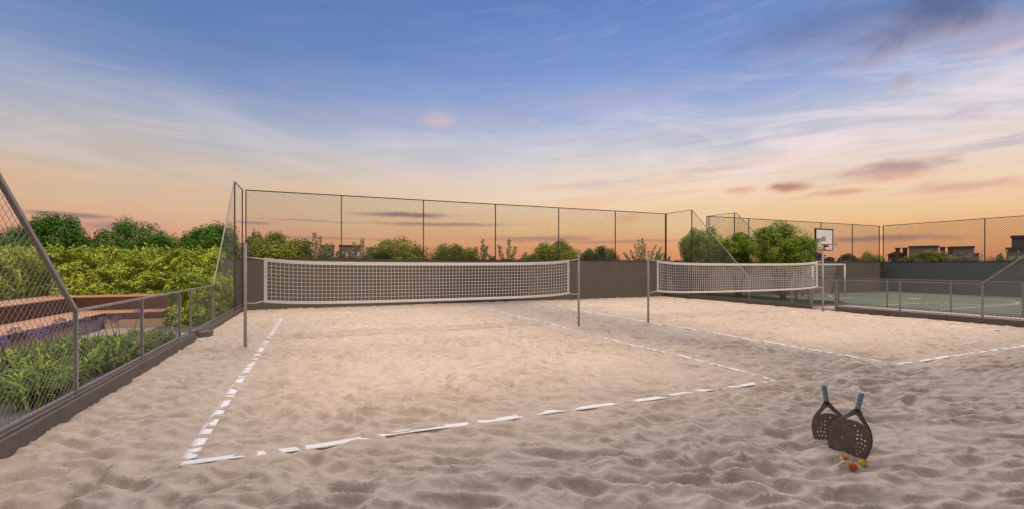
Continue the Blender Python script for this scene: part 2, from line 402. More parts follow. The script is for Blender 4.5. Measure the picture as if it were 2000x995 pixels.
    C = [(43.0, 21.8, 9.0, 4.9, (84, 98, 140), (178, 160, 172), 0.88, 0.15, 0.9),
         (33.5, 23.4, 9.0, 3.6, (100, 114, 158), (152, 150, 182), 0.6, 0.1, 1.1),
         (47.0, 18.2, 3.5, 1.0, (176, 152, 160), (226, 186, 170), 0.45, 0.1, 1.0),
         (40.2, 17.0, 1.3, 1.3, (172, 158, 172), (206, 180, 180), 0.55, 0.1, 1.2),
         (40.0, 9.1, 5.2, 1.2, (178, 146, 146), (232, 180, 152), 0.92, 0.25, 0.8),
         (30.9, 8.3, 2.5, 0.78, (176, 130, 116), (234, 170, 130), 0.95, 0.25, 0.8),
         (35.6, 7.4, 3.6, 0.58, (208, 152, 126), (242, 188, 146), 0.8, 0.2, 0.8),
         (26.6, 8.3, 2.1, 0.58, (222, 162, 132), (242, 186, 146), 0.7, 0.2, 0.8),
         (44.0, 7.0, 5.5, 0.9, (214, 168, 152), (244, 200, 164), 0.8, 0.2, 1.0),
         (44.8, 13.2, 2.2, 1.0, (190, 172, 188), (226, 204, 206), 0.6, 0.2, 1.0),
         (46.0, 4.5, 5.0, 0.35, (238, 180, 146), (242, 190, 150), 0.7, 0.2, 0.8),
         (-9.2, 17.3, 2.8, 1.15, (206, 186, 192), (216, 184, 180), 0.75, 0.2, 1.0),
         (2.5, 17.5, 1.0, 0.45, (200, 184, 196), (206, 184, 190), 0.5, 0.2, 1.0),
         (14.0, 5.7, 2.4, 0.8, (226, 160, 122), (230, 164, 124), 0.5, 0.1, 1.0),
         # thin dusk bars low over the horizon
         (-44.0, 4.6, 4.6, 0.36, (146, 116, 122), (172, 130, 122), 0.95, 0.2, 0.9),
         (-41.0, 3.6, 5.0, 0.95, (164, 126, 124), (184, 132, 118), 0.8, 0.1, 1.0),
         (-29.5, 4.7, 3.0, 0.34, (150, 120, 124), (190, 142, 126), 0.75, 0.2, 0.9),
         (-24.0, 3.2, 14.0, 0.26, (168, 124, 118), (196, 140, 120), 0.65, 0.1, 0.8),
         (-13.0, 6.2, 7.5, 0.48, (128, 106, 122), (180, 134, 122), 0.9, 0.2, 0.7),
         (-9.0, 5.1, 12.0, 0.36, (146, 112, 118), (188, 138, 120), 0.75, 0.15, 0.8),
         (-24.0, 5.2, 7.0, 0.22, (178, 136, 126), (190, 140, 124), 0.65, 0.15, 0.8),
         (4.0, 3.4, 10.0, 0.65, (150, 112, 114), (196, 138, 116), 0.7, 0.1, 0.9),
         (14.0, 2.9, 13.0, 0.35, (160, 118, 112), (198, 140, 116), 0.6, 0.1, 0.8),
         (39.0, 2.6, 9.0, 0.50, (146, 116, 116), (190, 140, 120), 0.75, 0.15, 0.8),
         (-8.0, 2.2, 14.0, 0.30, (196, 128, 104), (200, 132, 104), 0.5, 0.1, 0.9)]
    for cl in C: col = cloud(col, *cl)
    # bright patch added high ahead, above the view, to light the shaded sand
    sky_fill = n.mix(n.sstep(Yf, 0.05, 0.65), rgba((0.42, 0.43, 0.50)), rgba((4.15, 3.68, 3.48)))
    # the side away from the afterglow is dimmer
    col = n.mix(n.sstep(Yf, 0.15, -0.45, 0.0, 0.7), col, rgba((0.10, 0.12, 0.17)))
    col = n.mix(n.sstep(el, 33, 42), col, n.mix(n.sstep(el, 56, 78), sky_fill, rgba((0.75, 0.70, 0.70))))
    sky = n.node('ShaderNodeTexSky'); sky.sky_type = 'NISHITA'; sky.sun_disc = False
    sky.sun_elevation = SUN_EL; sky.sun_rotation = math.atan2(-SUN_DX, -1.0)
    add = n.mix(0.004, col, sky.outputs[0], 'ADD')
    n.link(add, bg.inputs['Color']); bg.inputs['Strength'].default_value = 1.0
    n.link(bg.outputs[0], out.inputs['Surface'])
build_world()

sun = bpy.data.lights.new('sun', 'SUN'); sun.energy = 2.9; sun.angle = R(6.5); sun.color = (1.0, 0.78, 0.56)
so = bpy.data.objects.new('sun', sun); COL.objects.link(so)
hd = Vector((SUN_DX, 1.0, 0)).normalized()
d = Vector((hd.x * math.cos(SUN_EL), hd.y * math.cos(SUN_EL), -math.sin(SUN_EL)))
so.rotation_euler = d.to_track_quat('-Z', 'Y').to_euler(); so.location = (0, -30, 40)

cam = bpy.data.cameras.new('camera'); co = bpy.data.objects.new('camera', cam); COL.objects.link(co)
co.location = (0, 0, CAM_H); co.rotation_euler = (R(90), 0, -HEAD)
cam.sensor_width = 36; cam.lens = 36 * 896 / 2000; cam.shift_y = 22.5 / 2000; cam.clip_end = 3000; cam.clip_start = 0.05
sc.camera = co
sc.view_settings.view_transform = 'Standard'; sc.view_settings.look = 'None'
sc.view_settings.exposure = 0.0; sc.view_settings.gamma = 1.0; sc.view_settings.use_curve_mapping = False

# ------------------------------------------------------------------ ground, sand
tag(MB().box(-1500, 1500, -1500, 1500, -0.6, -0.5).build('ground', M['ground']), kind='structure')

def build_sand():
    xs = np.concatenate([np.arange(-2.72, 7.5, 0.021), np.arange(7.5, 18.12, 0.036), [18.12]])
    ys = [-4.0, -3, -2, -1, 0, 0.5]
    y = 0.9
    while y < 20.40:
        ys.append(y); y += 0.0145 + 0.0030 * max(0, y - 1.5) + (0.02 if y < 1.2 else 0)
    ys.append(20.42); ys = np.array(ys)
    gx, gy = np.meshgrid(xs, ys)
    h = sand_h(gx.ravel(), gy.ravel())
    v = np.stack([gx.ravel(), gy.ravel(), h], 1)
    nx, ny = len(xs), len(ys)
    i = np.arange((ny - 1) * (nx - 1)); r = i // (nx - 1); c = i % (nx - 1); a = r * nx + c
    q = np.stack([a, a + 1, a + nx + 1, a + nx], 1)
    tag(mesh_np('sand', v, q, M['sand'], None, True), kind='structure')
build_sand()

mb = MB()
for k in range(90):
    D = 2.6 + 9 * random.random() ** 1.6; l = (random.random() * 2 - 1) * 1.1 * D
    x = D * math.sin(HEAD) + l * math.cos(HEAD); y = D * math.cos(HEAD) - l * math.sin(HEAD)
    if not (-2.3 < x < 17.5 and y < 19): continue
    z = float(sand_h(x, y)[0]); a = random.random() * 6.28; r = 0.003 + 0.007 * random.random() ** 2
    pts = [(x + r * math.cos(a + j) * (0.6 + 0.5 * random.random()), y + r * math.sin(a + j) * (0.6 + 0.5 * random.random())) for j in (0, 1.3, 2.6, 3.9, 5.2)]
    mb.prism(pts, z - 0.002, z + 0.004)
tag(mb.build('shell_fragments', M['shell']), 'tiny pale shell fragments scattered over the trodden sand', 'shells', None, 'stuff')

# ------------------------------------------------------------------ kerbs
KX = -2.53; RX = 17.95; BY = 20.35
def kerb(parts, name='kerb'):
    mb = MB()
    for (x0, x1, y0, y1, z0, z1, mi) in parts: mb.box(x0, x1, y0, y1, z0, z1, mi)
    o = mb.build(name, [M['kerb'], M['kerbtop']], None, False, 0.008)
    return tag(o, kind='structure')
kerb([(-2.76, KX, -1.0, 12.45, -0.3, 0.165, 0), (-2.70, -2.575, -1.0, 12.44, 0.168, 0.19, 1)])
kerb([(-2.76, KX, 13.15, BY - 0.01, -0.3, 0.115, 0), (-2.70, -2.575, 13.16, BY - 0.02, 0.118, 0.14, 1)])
kerb([(-2.76, KX - 0.03, 12.452, 13.148, -0.3, 0.03, 1)])
tag(MB().box(-2.62, -2.36, 12.95, 13.42, -0.2, 0.122).build('step_block', M['kerb'], None, False, 0.008),
    'small dark block jutting from the left kerb beside the fence gap', 'step block')
kerb([(RX, 18.18, -1.0, 11.10, -0.3, 0.155, 0), (18.00, 18.12, -1.0, 11.09, 0.158, 0.175, 1)])
kerb([(RX, 18.18, 12.12, BY - 0.01, -0.3, 0.135, 0), (18.00, 18.12, 12.13, BY - 0.02, 0.138, 0.155, 1)])
kerb([(RX + 0.02, 18.18, 11.102, 12.118, -0.3, 0.02, 1)])
kerb([(21.15, 21.36, -1.0, BY - 0.01, -0.55, 0.04, 0)])

# ------------------------------------------------------------------ walls
def wall(label, x0, x1, y0, y1, top=1.98, mat='wall'):
    e = empty('boundary_wall', ((x0 + x1) / 2, (y0 + y1) / 2, 0)); tag(e, label, 'wall')
    cx, cy = e.location.x, e.location.y
    MB().box(x0 - cx, x1 - cx, y0 - cy, y1 - cy, -0.58, top - 0.03).build('wall_face', M[mat], e)
    MB().box(x0 - cx - 0.015, x1 - cx + 0.015, y0 - cy - 0.015, y1 - cy + 0.015, top - 0.028, top).build('coping', M['cap'], e)
    return e
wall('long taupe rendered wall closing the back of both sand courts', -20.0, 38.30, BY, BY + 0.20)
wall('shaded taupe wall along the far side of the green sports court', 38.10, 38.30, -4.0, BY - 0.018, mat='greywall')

# ------------------------------------------------------------------ chain link fences
def clip(p0, p1, poly):
    t0, t1 = 0.0, 1.0; dx, dy = p1[0] - p0[0], p1[1] - p0[1]; n = len(poly)
    for i in range(n):
        ax, ay = poly[i]; bx, by = poly[(i + 1) % n]
        nx, ny = -(by - ay), (bx - ax)           # inside on the left (counter-clockwise)
        num = nx * (p0[0] - ax) + ny * (p0[1] - ay); den = nx * dx + ny * dy
        if abs(den) < 1e-12:
            if num < 0: return None
            continue
        t = -num / den
        if den > 0: t0 = max(t0, t)
        else: t1 = min(t1, t)
        if t0 >= t1: return None
    return t0, t1

def chainlink(polys, to3d, pitch, r, name, mat, parent):
    """diagonal wires of a chain link panel; to3d(u, v, w) puts panel coordinates in the world"""
    V = []; Q = []
    for poly in polys:
        us = [p[0] for p in poly]; vs = [p[1] for p in poly]
        u0, u1, v0, v1 = min(us), max(us), min(vs), max(vs); L = (u1 - u0) + (v1 - v0) + 1
        for sgn in (1, -1):
            lo = math.floor(((v0 - u1) if sgn > 0 else (v0 + u0)) / pitch) - 1
            hi = math.ceil(((v1 - u0) if sgn > 0 else (v1 + u1)) / pitch) + 1
            for k in range(lo, hi + 1):
                cst = k * pitch
                a = (u0 - 1, sgn * (u0 - 1) + cst); b = (u1 + 1, sgn * (u1 + 1) + cst)
                t = clip(a, b, poly)
                if not t: continue
                pa = (a[0] + (b[0] - a[0]) * t[0], a[1] + (b[1] - a[1]) * t[0]); pb = (a[0] + (b[0] - a[0]) * t[1], a[1] + (b[1] - a[1]) * t[1])
                w = 0.7 * r * sgn; ou, ov = -sgn * 0.7071 * r, 0.7071 * r
                base = len(V)
                for P in (pa, pb):
                    V += [to3d(P[0] + ou, P[1] + ov, w), to3d(P[0], P[1], w + r), to3d(P[0] - ou, P[1] - ov, w), to3d(P[0], P[1], w - r)]
                for j in range(4): Q.append((base + j, base + (j + 1) % 4, base + 4 + (j + 1) % 4, base + 4 + j))
    return mesh_np(name, V, Q, mat, parent)

def bar(p, q, r, name, mat, parent, seg=4):
    return MB().tube([p, q], r, seg).build(name, mat, parent)

def side_fence(label, x, ys, z0, posts, gap=None, pitch=0.095, wr=0.0024, dark_from=15.5, pr=0.027, rail=1.17, mat='metal', wire='wire', tall=4.64, corner=BY, near=1.0, a=3.25, b=7.02, c=14.92, d=18.38, far_k=1.0):
    """runs along Y at one X: tall by both corners, sloping down to a low middle"""
    e = empty('chain_link_fence', (x, 11.2, 0)); tag(e, label, 'fence')
    oy = -11.2
    m = M[mat]; dm = M['darkbacklit']
    f = lambda u, v, w: (w, u, v)
    def panel(r, *poly): chainlink([[(u + oy, v) for u, v in poly]], f, pitch, r, 'mesh_panel', M[wire], e)
    panel(wr, (near, z0), (a, z0), (a, tall), (near, tall))
    panel(wr, (a, z0), (b, z0), (b, rail), (a, tall))
    for (p, q) in ([(b, gap[0]), (gap[1], c)] if gap else [(b, c)]):
        panel(wr * (far_k ** 0.4 if p < 12 else far_k ** 0.75), (p, z0), (q, z0), (q, rail), (p, rail))
    panel(wr * far_k, (c, z0), (d, z0), (d, tall), (c, rail))
    panel(wr * far_k * 0.55, (d, z0), (corner, z0), (corner, tall), (d, tall))
    for (y, zt) in posts:
        bar((0, y + oy, z0 - 0.10), (0, y + oy, zt), pr, 'post', m if zt < 2 else (m if y < 15.5 else dm), e)  # tall far posts take the darkened backlit tone
    rl = pr * 0.8
    bar((0, b + oy, rail), (0, c + oy, rail), rl, 'top_rail', m, e)
    MB().tube([(0, b + oy, rail), (0, a + oy, tall), (0, near + oy, tall)], pr * 1.1, 4).build('sloping_rail', m, e)
    MB().tube([(0, c + oy, rail), (0, d + oy, tall), (0, corner + oy, tall)], pr * 0.8, 4).build('sloping_rail', m, e)
    if gap:
        bar((0, near + oy, z0 + 0.02), (0, gap[0] + oy, z0 + 0.02), rl * 0.7, 'bottom_rail', m, e)
        bar((0, gap[1] + oy, z0 + 0.02), (0, corner + oy, z0 + 0.02), rl * 0.7, 'bottom_rail', m, e)
    else:
        bar((0, near + oy, z0 + 0.02), (0, corner + oy, z0 + 0.02), rl * 0.7, 'bottom_rail', m, e)
    return e

side_fence('left chain link fence on a brown kerb, beside the leafy flower bed', -2.62, None, 0.20,
           [(1.0, 4.64), (3.25, 4.64), (7.02, 1.17), (9.25, 1.17), (11.5, 1.17), (12.39, 1.17), (14.92, 1.17), (18.5, 4.64), (BY - 0.06, 4.64)], gap=(11.5, 12.39), corner=BY - 0.06, far_k=0.36)
side_fence('right chain link fence on the kerb between the sand and the paved strip', 18.06, None, 0.18,
           [(1.0, 4.64), (4.6, 3.42), (7.0, 1.17), (9.08, 1.17), (11.12, 1.17), (12.10, 1.17), (12.9, 1.17), (14.92, 1.17), (18.38, 4.64), (BY - 0.06, 4.64)], gap=(11.12, 12.10), corner=BY - 0.06, wr=0.0036)
side_fence('second chain link fence at the near edge of the green sports court', 21.25, None, 0.06,
           [(1.0, 4.64), (6.9, 1.17), (7.25, 1.17), (9.1, 1.17), (11.12, 1.17), (13.0, 1.17), (14.92, 1.17), (18.5, 4.64), (BY - 0.06, 4.64)], corner=BY - 0.06, pitch=0.11, wr=0.0045)

def top_fence(label, p0, p1, posts, pitch=0.115, wr=0.0039, z0=1.98, z1=4.65, gr=None):
    """stands on a wall from p0 to p1"""
    v = Vector((p1[0] - p0[0], p1[1] - p0[1], 0)); L = v.length; v.normalize(); nrm = Vector((-v.y, v.x, 0))
    e = empty('chain_link_fence', (p0[0], p0[1], 0)); tag(e, label, 'fence')
    f = lambda u, w, t: (v.x * u + nrm.x * t, v.y * u + nrm.y * t, w)
    chainlink([[(0, z0), (L, z0), (L, z1), (0, z1)]], f, pitch, wr, 'mesh', M['backlitwire'], e)
    for u in posts: bar(f(u, z0 - 0.3 if False else z0, 0), f(u, z1, 0), 0.027, 'post', M['darkbacklit'], e)
    bar(f(0, z1, 0), f(L, z1, 0), 0.026, 'top_rail', M['darkbacklit'], e)
    bar(f(0, z0 + 0.03, 0), f(L, z0 + 0.03, 0), 0.018, 'bottom_rail', M['darkbacklit'], e)
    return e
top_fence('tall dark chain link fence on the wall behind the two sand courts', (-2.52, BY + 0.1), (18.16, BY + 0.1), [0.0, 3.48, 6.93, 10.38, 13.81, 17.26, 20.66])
top_fence('dark chain link fence on the back wall of the sports court, behind the hoop', (21.25, BY + 0.1), (38.18, BY + 0.1), [0.0, 3.45, 6.85, 10.3, 13.7, 16.85], wr=0.0055)
top_fence('dark chain link fence on the right hand wall above the sports court', (38.20, BY - 0.05), (38.20, -3.0), [0.05, 5.6, 11.2, 16.8, 22.0], wr=0.0065, pitch=0.13)

# right gate
g = empty('fence_gate', (18.06, 11.61, 0)); tag(g, 'narrow mesh gate with a pale frame in the right fence, behind the net pole', 'gate')
MB().tube([(0, -0.44, 0.06), (0, -0.44, 1.14), (0, 0.44, 1.14), (0, 0.44, 0.06), (0, -0.44, 0.06)], 0.024, 4).build('gate_frame', M['wire'], g)
chainlink([[(-0.42, 0.08), (0.42, 0.08), (0.42, 1.12), (-0.42, 1.12)]], lambda u, v, w: (w, u, v), 0.095, 0.0036, 'mesh', M['wire'], g)

# ------------------------------------------------------------------ court boundary tapes
def tape(label, x0, x1, y0, y1, seed, lift=0.0015):
    horiz = (x1 - x0) > (y1 - y0)
    L = (x1 - x0) if horiz else (y1 - y0); n = int(L / 0.04)
    u = np.linspace(0, L, n); W = np.array([0, 0.5, 1.0]) * ((y1 - y0) if horiz else (x1 - x0))
    uu, ww = np.meshgrid(u, W, indexing='ij')
    X = x0 + (uu if horiz else ww); Yy = y0 + (ww if horiz else uu)
    low, mid = sand_parts(X.ravel(), Yy.ravel())
    # the ribbon bridges the hollows: it follows the sand only over lengths of half a metre and more
    cx = x0 + (u if horiz else (x1 - x0) / 2); cy = y0 + (u if not horiz else (y1 - y0) / 2)
    l0, m0 = sand_parts(np.broadcast_to(cx, u.shape).astype(float), np.broadcast_to(cy, u.shape).astype(float))
    k = 41; ker = np.hanning(k + 2)[1:-1]; ker /= ker.sum()
    sm = np.convolve(np.pad(l0 + m0, k // 2, mode='edge'), ker, 'valid')
    z = np.repeat(sm, 3) + lift + 0.004 * pnoise(np.repeat(u, 3) / 0.9, np.full(n * 3, seed * 3.3), 20 + seed)
    z += (ww.ravel() / W[-1] - 0.5) * 0.006 * pnoise(np.repeat(u, 3) / 0.8, np.full(n * 3, seed * 1.7), 40 + seed)
    ox, oy = (x0 + x1) / 2, (y0 + y1) / 2
    V = np.stack([X.ravel() - ox, Yy.ravel() - oy, z], 1)
    Q = []
    for i in range(n - 1):
        for j in range(2):
            a = i * 3 + j; q = (a, a + 3, a + 4, a + 1)
            Q.append(q if horiz else q[::-1])
    o = mesh_np('boundary_tape', V, Q, M['tape'], None, True)
    o.location = (ox, oy, 0)
    s = o.modifiers.new('thick', 'SOLIDIFY'); s.thickness = 0.002; s.offset = 1
    return tag(o, label, 'court line', 'half buried white tapes marking the sand courts')
tape('wide white tape in the sand nearest the left fence, running away from the viewer', -1.11, -0.99, 4.86, 17.7, 1)
tape('white tape crossing the foreground sand at the near end of the left court', -1.08, 6.28, 4.69, 4.80, 2)
tape('dashed looking white tape on the left court edge, passing just by the middle net pole', 6.24, 6.34, 4.86, 17.9, 3, 0.002)
tape('faint white tape at the foot of the back wall behind the left net', -0.98, 6.2, 17.72, 17.82, 4)
tape('white tape on the right court edge passing the thin pole right of centre', 9.20, 9.30, 4.82, 17.0, 5, 0.007)
tape('white tape at the near end of the right court, running out of frame', 9.24, 16.55, 4.64, 4.74, 6, 0.005)
tape('faint white tape between the right court and the right fence', 16.50, 16.60, 4.82, 17.0, 7)
tape('faint white tape across the far end of the right court', 9.34, 16.46, 17.04, 17.14, 8)

# ------------------------------------------------------------------ nets and their poles
def net_post(label, x, y, top):
    z = float(sand_h(x, y)[0])
    e = empty('net_post', (x, y, 0)); tag(e, label, 'net pole', 'slim steel poles holding the nets')
    MB().tube([(0, 0, -0.25), (0, 0, top - 0.02)], 0.030, 12).build('pole', M['polesteel'], e, True)
    MB().tube([(0, 0, top - 0.02), (0, 0, top)], [0.033, 0.026], 12).build('cap', M['metal'], e, False)
    for z in (1.88, 0.93):
        MB().tube([(0.036, 0, z), (-0.036, 0, z)], 0.012, 6).build('eye_hook', M['metal'], e)
    return e
net_post('leftmost net pole, in front of the fence corner', -1.35, 10.86, 2.18)
net_post('net pole at the right end of the left net, before the bare wall', 6.62, 10.86, 2.15)
net_post('net pole at the left end of the right hand net', 8.97, 10.83, 2.15)
net_post('net pole at the far right, in front of the gate and hoop', 16.81, 10.83, 2.22)

def beach_net(label, xa, xb, y, pa, pb):
    cx = (xa + xb) / 2; hw = (xb - xa) / 2
    e = empty('beach_net', (cx, y, 0)); tag(e, label, 'net', 'white nets strung across the sand courts')
    zt = lambda t: 1.785 + 0.025 * t * t + 0.065 * abs(t) ** 7
    zb = lambda t: 0.855 + 0.025 * t * t + 0.055 * abs(t) ** 7
    yy = lambda t, k: 0.02 * math.sin(5.1 * t + k * 2) * (1 - t * t)
    tw, bw, sw = 0.075, 0.062, 0.062
    def strip(name, f0, f1, t0=-1, t1=1, n=60):
        V = []; Q = []
        for i in range(n + 1):
            t = t0 + (t1 - t0) * i / n
            for w in (-0.004, 0.004):
                V += [(t * hw, yy(t, 0.5) + w, f0(t)), (t * hw, yy(t, 0.5) + w, f1(t))]
            if i:
                a = (i - 1) * 4; b = i * 4
                Q += [(a, b, b + 1, a + 1), (a + 2, a + 3, b + 3, b + 2), (a + 1, b + 1, b + 3, a + 3), (a, a + 2, b + 2, b)]
        Q += [(0, 1, 3, 2), (n * 4, n * 4 + 2, n * 4 + 3, n * 4 + 1)]
        return mesh_np(name, V, Q, M['netcloth'], e)
    strip('top_band', lambda t: zt(t) - tw, zt)
    strip('bottom_band', zb, lambda t: zb(t) + bw)
    s = 1 - sw / hw
    strip('end_band', lambda t: zb(t) + bw, lambda t: zt(t) - tw, -1, -s, 2)
    strip('end_band', lambda t: zb(t) + bw, lambda t: zt(t) - tw, s, 1, 2)
    mb = MB()
    rows = 10
    for r in range(1, rows):
        k = r / rows
        mb.tube([(t * hw, yy(t, k), (zb(t) + bw) * (1 - k) + (zt(t) - tw) * k) for t in np.linspace(-s, s, 40)], 0.0044, 4, 0, False)
    cols = int(2 * hw * s / 0.0815)
    for cidx in range(1, cols):
        t = -s + 2 * s * cidx / cols
        mb.tube([(t * hw, yy(t, k), (zb(t) + bw) * (1 - k) + (zt(t) - tw) * k) for k in (0, 0.5, 1)], 0.0044, 4, 0, False)
    mb.build('netting', M['netcord'], e)
    for sgn, px in ((-1, pa), (1, pb)):
        for zf, zz, sg in ((zt(1) - 0.03, 1.88, 0.0), (zb(1) + 0.03, 0.93, 0.02)):
            x0 = sgn * hw; x1 = px - cx - sgn * 0.03
            MB().tube([(x0, 0, zf), ((x0 + x1) / 2, 0, (zf + zz) / 2 - sg), (x1, 0, zz)], 0.008, 6).build('cord', M['netcord'], e, True)
    return e
beach_net('white square mesh net of the left court, in front of the plain wall', -1.01, 6.32, 10.86, -1.35, 6.62)
beach_net('white square mesh net of the right court, in front of three trees', 9.29, 16.52, 10.83, 8.97, 16.81)

# ------------------------------------------------------------------ paddles and balls
def paddle(label, x, y, z, yaw, tilt, lean):
    e = empty('paddle', (x, y, z)); e.rotation_mode = 'XYZ'
    e.rotation_euler = (R(lean), R(tilt), R(yaw)); tag(e, label, 'paddle', 'perforated bronze black paddles standing in the sand')
    # outer outline, metres; z = 0 is the flat foot
    half = [(0.148, 0.0), (0.158, 0.020), (0.169, 0.060), (0.1755, 0.105), (0.176, 0.145), (0.171, 0.185), (0.159, 0.222), (0.139, 0.258),
            (0.112, 0.290), (0.083, 0.317), (0.056, 0.343), (0.035, 0.364), (0.022, 0.384), (0.018, 0.400)]
    half = [(a * 0.84 if b < 0.36 else a, b) for a, b in half]
    outer = [(a, b) for a, b in half] + [(-a, b) for a, b in reversed(half)]
    # throat opening: arc below, two straight arms above
    thr = [(-0.094, 0.279), (-0.060, 0.293), (-0.030, 0.300), (0, 0.302), (0.030, 0.300), (0.060, 0.293), (0.094, 0.279), (0.066, 0.306), (0.040, 0.330), (0.018, 0.350), (0, 0.360), (-0.018, 0.350), (-0.040, 0.330), (-0.066, 0.306)]
    thr = [(a * 0.84, b) for a, b in thr]
    holes = []
    for sx in (-1, 1):
        for (hx, hz) in [(0.012, 0.262), (0.045, 0.225), (0.052, 0.190), (0.080, 0.200), (0.055, 0.155), (0.090, 0.165), (0.120, 0.160), (0.068, 0.122), (0.100, 0.128), (0.132, 0.122),
                         (0.060, 0.088), (0.092, 0.092), (0.124, 0.088), (0.072, 0.055), (0.104, 0.055), (0.085, 0.026)]:
            if hx == 0.012 and sx < 0: continue
            holes.append((sx * hx * 0.86, hz))
    cu = bpy.data.curves.new('tmp_outline', 'CURVE'); cu.dimensions = '2D'; cu.fill_mode = 'BOTH'
    cu.extrude = 0.013; cu.bevel_depth = 0.005; cu.bevel_resolution = 2; cu.offset = -0.004
    def spl(pts):
        sp = cu.splines.new('POLY'); sp.points.add(len(pts) - 1)
        for p, (a, b) in zip(sp.points, pts): p.co = (a, b, 0, 1)
        sp.use_cyclic_u = True
    spl(outer); spl(thr)
    for hx, hz in holes: spl([(hx + 0.0092 * math.cos(k * math.pi / 5), hz + 0.0092 * math.sin(k * math.pi / 5)) for k in range(10)])
    ob = bpy.data.objects.new('tmp_outline', cu); COL.objects.link(ob)
    dg = bpy.context.evaluated_depsgraph_get(); dg.update()
    me = bpy.data.meshes.new_from_object(ob.evaluated_get(dg))
    bpy.data.objects.remove(ob); bpy.data.curves.remove(cu)
    me.transform(Matrix.Rotation(R(90), 4, 'X')); me.materials.clear(); me.materials.append(M['paddle'])
    h = bpy.data.objects.new('face', me); COL.objects.link(h); h.parent = e
    # raised rim running round the face and up both throat arms
    rim = [(a * 0.985, 0, b) for a, b in half[::-1]]
    MB().tube([(a, 0, b) for a, _, b in rim], 0.0155, 8).build('rim', M['paddleedge'], e, True)
    MB().tube([(-a, 0, b) for a, _, b in rim], 0.0155, 8).build('rim', M['paddleedge'], e, True)
    MB().tube([(0, 0, 0.385), (0, 0, 0.405), (0, 0, 0.412)], [0.025, 0.024, 0.021], 12).build('collar', M['black'], e, True)
    MB().tube([(0, 0, 0.408), (0, 0, 0.43), (0, 0, 0.50), (0, 0, 0.535), (0, 0, 0.545), (0, 0, 0.551)], [0.0205, 0.0205, 0.0215, 0.0225, 0.027, 0.026], 16).build('grip', M['grip'], e, True)
    MB().tube([(0, 0, 0.5512), (0, 0, 0.556)], [0.022, 0.019], 12).build('butt_cap', M['black'], e)
    return e
px, py = 4.41, 2.63
paddle('front paddle with teal grip leaning right, foot by the three balls', px, py, float(sand_h(px, py)[0]) - 0.022, -67, 10.5, -7)
px, py = 4.545, 2.825
paddle('rear paddle with teal grip leaning left, half hidden by the other one', px, py, float(sand_h(px, py)[0]) - 0.055, -65, -9.0, -6)

def ball(label, x, y, rot, red_lo, red_hi):
    r = 0.0315
    bm = bmesh.new(); bmesh.ops.create_uvsphere(bm, u_segments=28, v_segments=20, radius=r)
    for f in bm.faces:
        f.smooth = True; cz = f.calc_center_median().z / r
        f.material_index = 1 if red_lo < cz < red_hi else 0
    me = bpy.data.meshes.new('ball'); bm.to_mesh(me); bm.free()
    me.materials.append(M['ballyel']); me.materials.append(M['ballred'])
    o = bpy.data.objects.new('ball', me); COL.objects.link(o)
    # rests on the highest sand under it
    a = np.linspace(0, 6.28, 12); zz = float(max(sand_h(x + 0.015 * np.cos(a), y + 0.015 * np.sin(a)).max(), sand_h(x, y)[0]))
    o.location = (x, y, zz + r - 0.004); o.rotation_euler = tuple(R(v) for v in rot)
    # the dark seam between both felts, a ring on the ball
    mb = MB()
    for lv in (red_lo, red_hi):
        if abs(lv) >= 0.99: continue
        rr = r * math.sqrt(1 - lv * lv) + 0.0003
        mb.tube([(rr * math.cos(k * math.pi / 16), rr * math.sin(k * math.pi / 16), lv * r) for k in range(33)], 0.0009, 4, 0, False)
    mb.build('seam', M['black'], o)
    return tag(o, label, 'ball', 'small red and yellow balls by the paddles')
ball('leftmost ball, red on top and yellow below, under the front paddle', 4.215, 2.530, (24, -10, 0), 0.60, 1.1)
ball('ball with a red cap and yellow side at the right foot of the paddle', 4.330, 2.450, (4, 22, 0), 0.58, 1.1)
ball('mostly red ball lying nearest the viewer in front of the paddle', 4.165, 2.425, (0, 74, -28), -1.1, 0.30)

# ------------------------------------------------------------------ foliage
def leaves(P, Nrm, L, W, rng, up=0.3):
    """rhombic leaves at points P with rough normals Nrm"""
    n = len(P)
    ax = rng.normal(size=(n, 3)); ax[:, 2] += up
    nr = Nrm + rng.normal(size=(n, 3)) * 0.42
    nr /= np.linalg.norm(nr, axis=1, keepdims=True) + 1e-9
    ax -= nr * np.sum(ax * nr, 1, keepdims=True); ax /= np.linalg.norm(ax, axis=1, keepdims=True) + 1e-9
    sd = np.cross(nr, ax)
    l = (L * rng.uniform(0.65, 1.3, n))[:, None]; w = (W * rng.uniform(0.7, 1.25, n))[:, None]
    droop = nr * l * 0.14
    V = np.stack([P - ax * l * 0.5 - droop, P + sd * w * 0.5, P + ax * l * 0.5 - droop, P - sd * w * 0.5], 1).reshape(-1, 3)
    Q = np.arange(n * 4).reshape(n, 4)
    return V, Q

def blob_points(c, rad, n, rng, lumps=26, lump_r=0.34, shell=0.55, flat=0.0):
    """points in a lumpy crown: small clusters set over an ellipsoid and inside it"""
    d = rng.normal(size=(lumps, 3)); d /= np.linalg.norm(d, axis=1, keepdims=True)
    d[:, 2] = np.where(d[:, 2] < -flat, -d[:, 2] * 0.4, d[:, 2])
    lc = d * rng.uniform(shell, 0.86, (lumps, 1))
    lr = lump_r * rng.uniform(0.65, 1.25, lumps)
    k = rng.choice(lumps, n, p=lr ** 2 / np.sum(lr ** 2))
    v = rng.normal(size=(n, 3)); v /= np.linalg.norm(v, axis=1, keepdims=True)
    rr = rng.uniform(0, 1, (n, 1)) ** 0.38
    p = lc[k] + v * rr * lr[k][:, None]
    p = (p - np.array([0, 0, 0])) / np.percentile(np.abs(p), 98.5, axis=0)
    nr = v * 0.7 + lc[k] * 0.6 + np.array([0, 0, 0.25])
    return np.asarray(c) + p * np.asarray(rad), nr

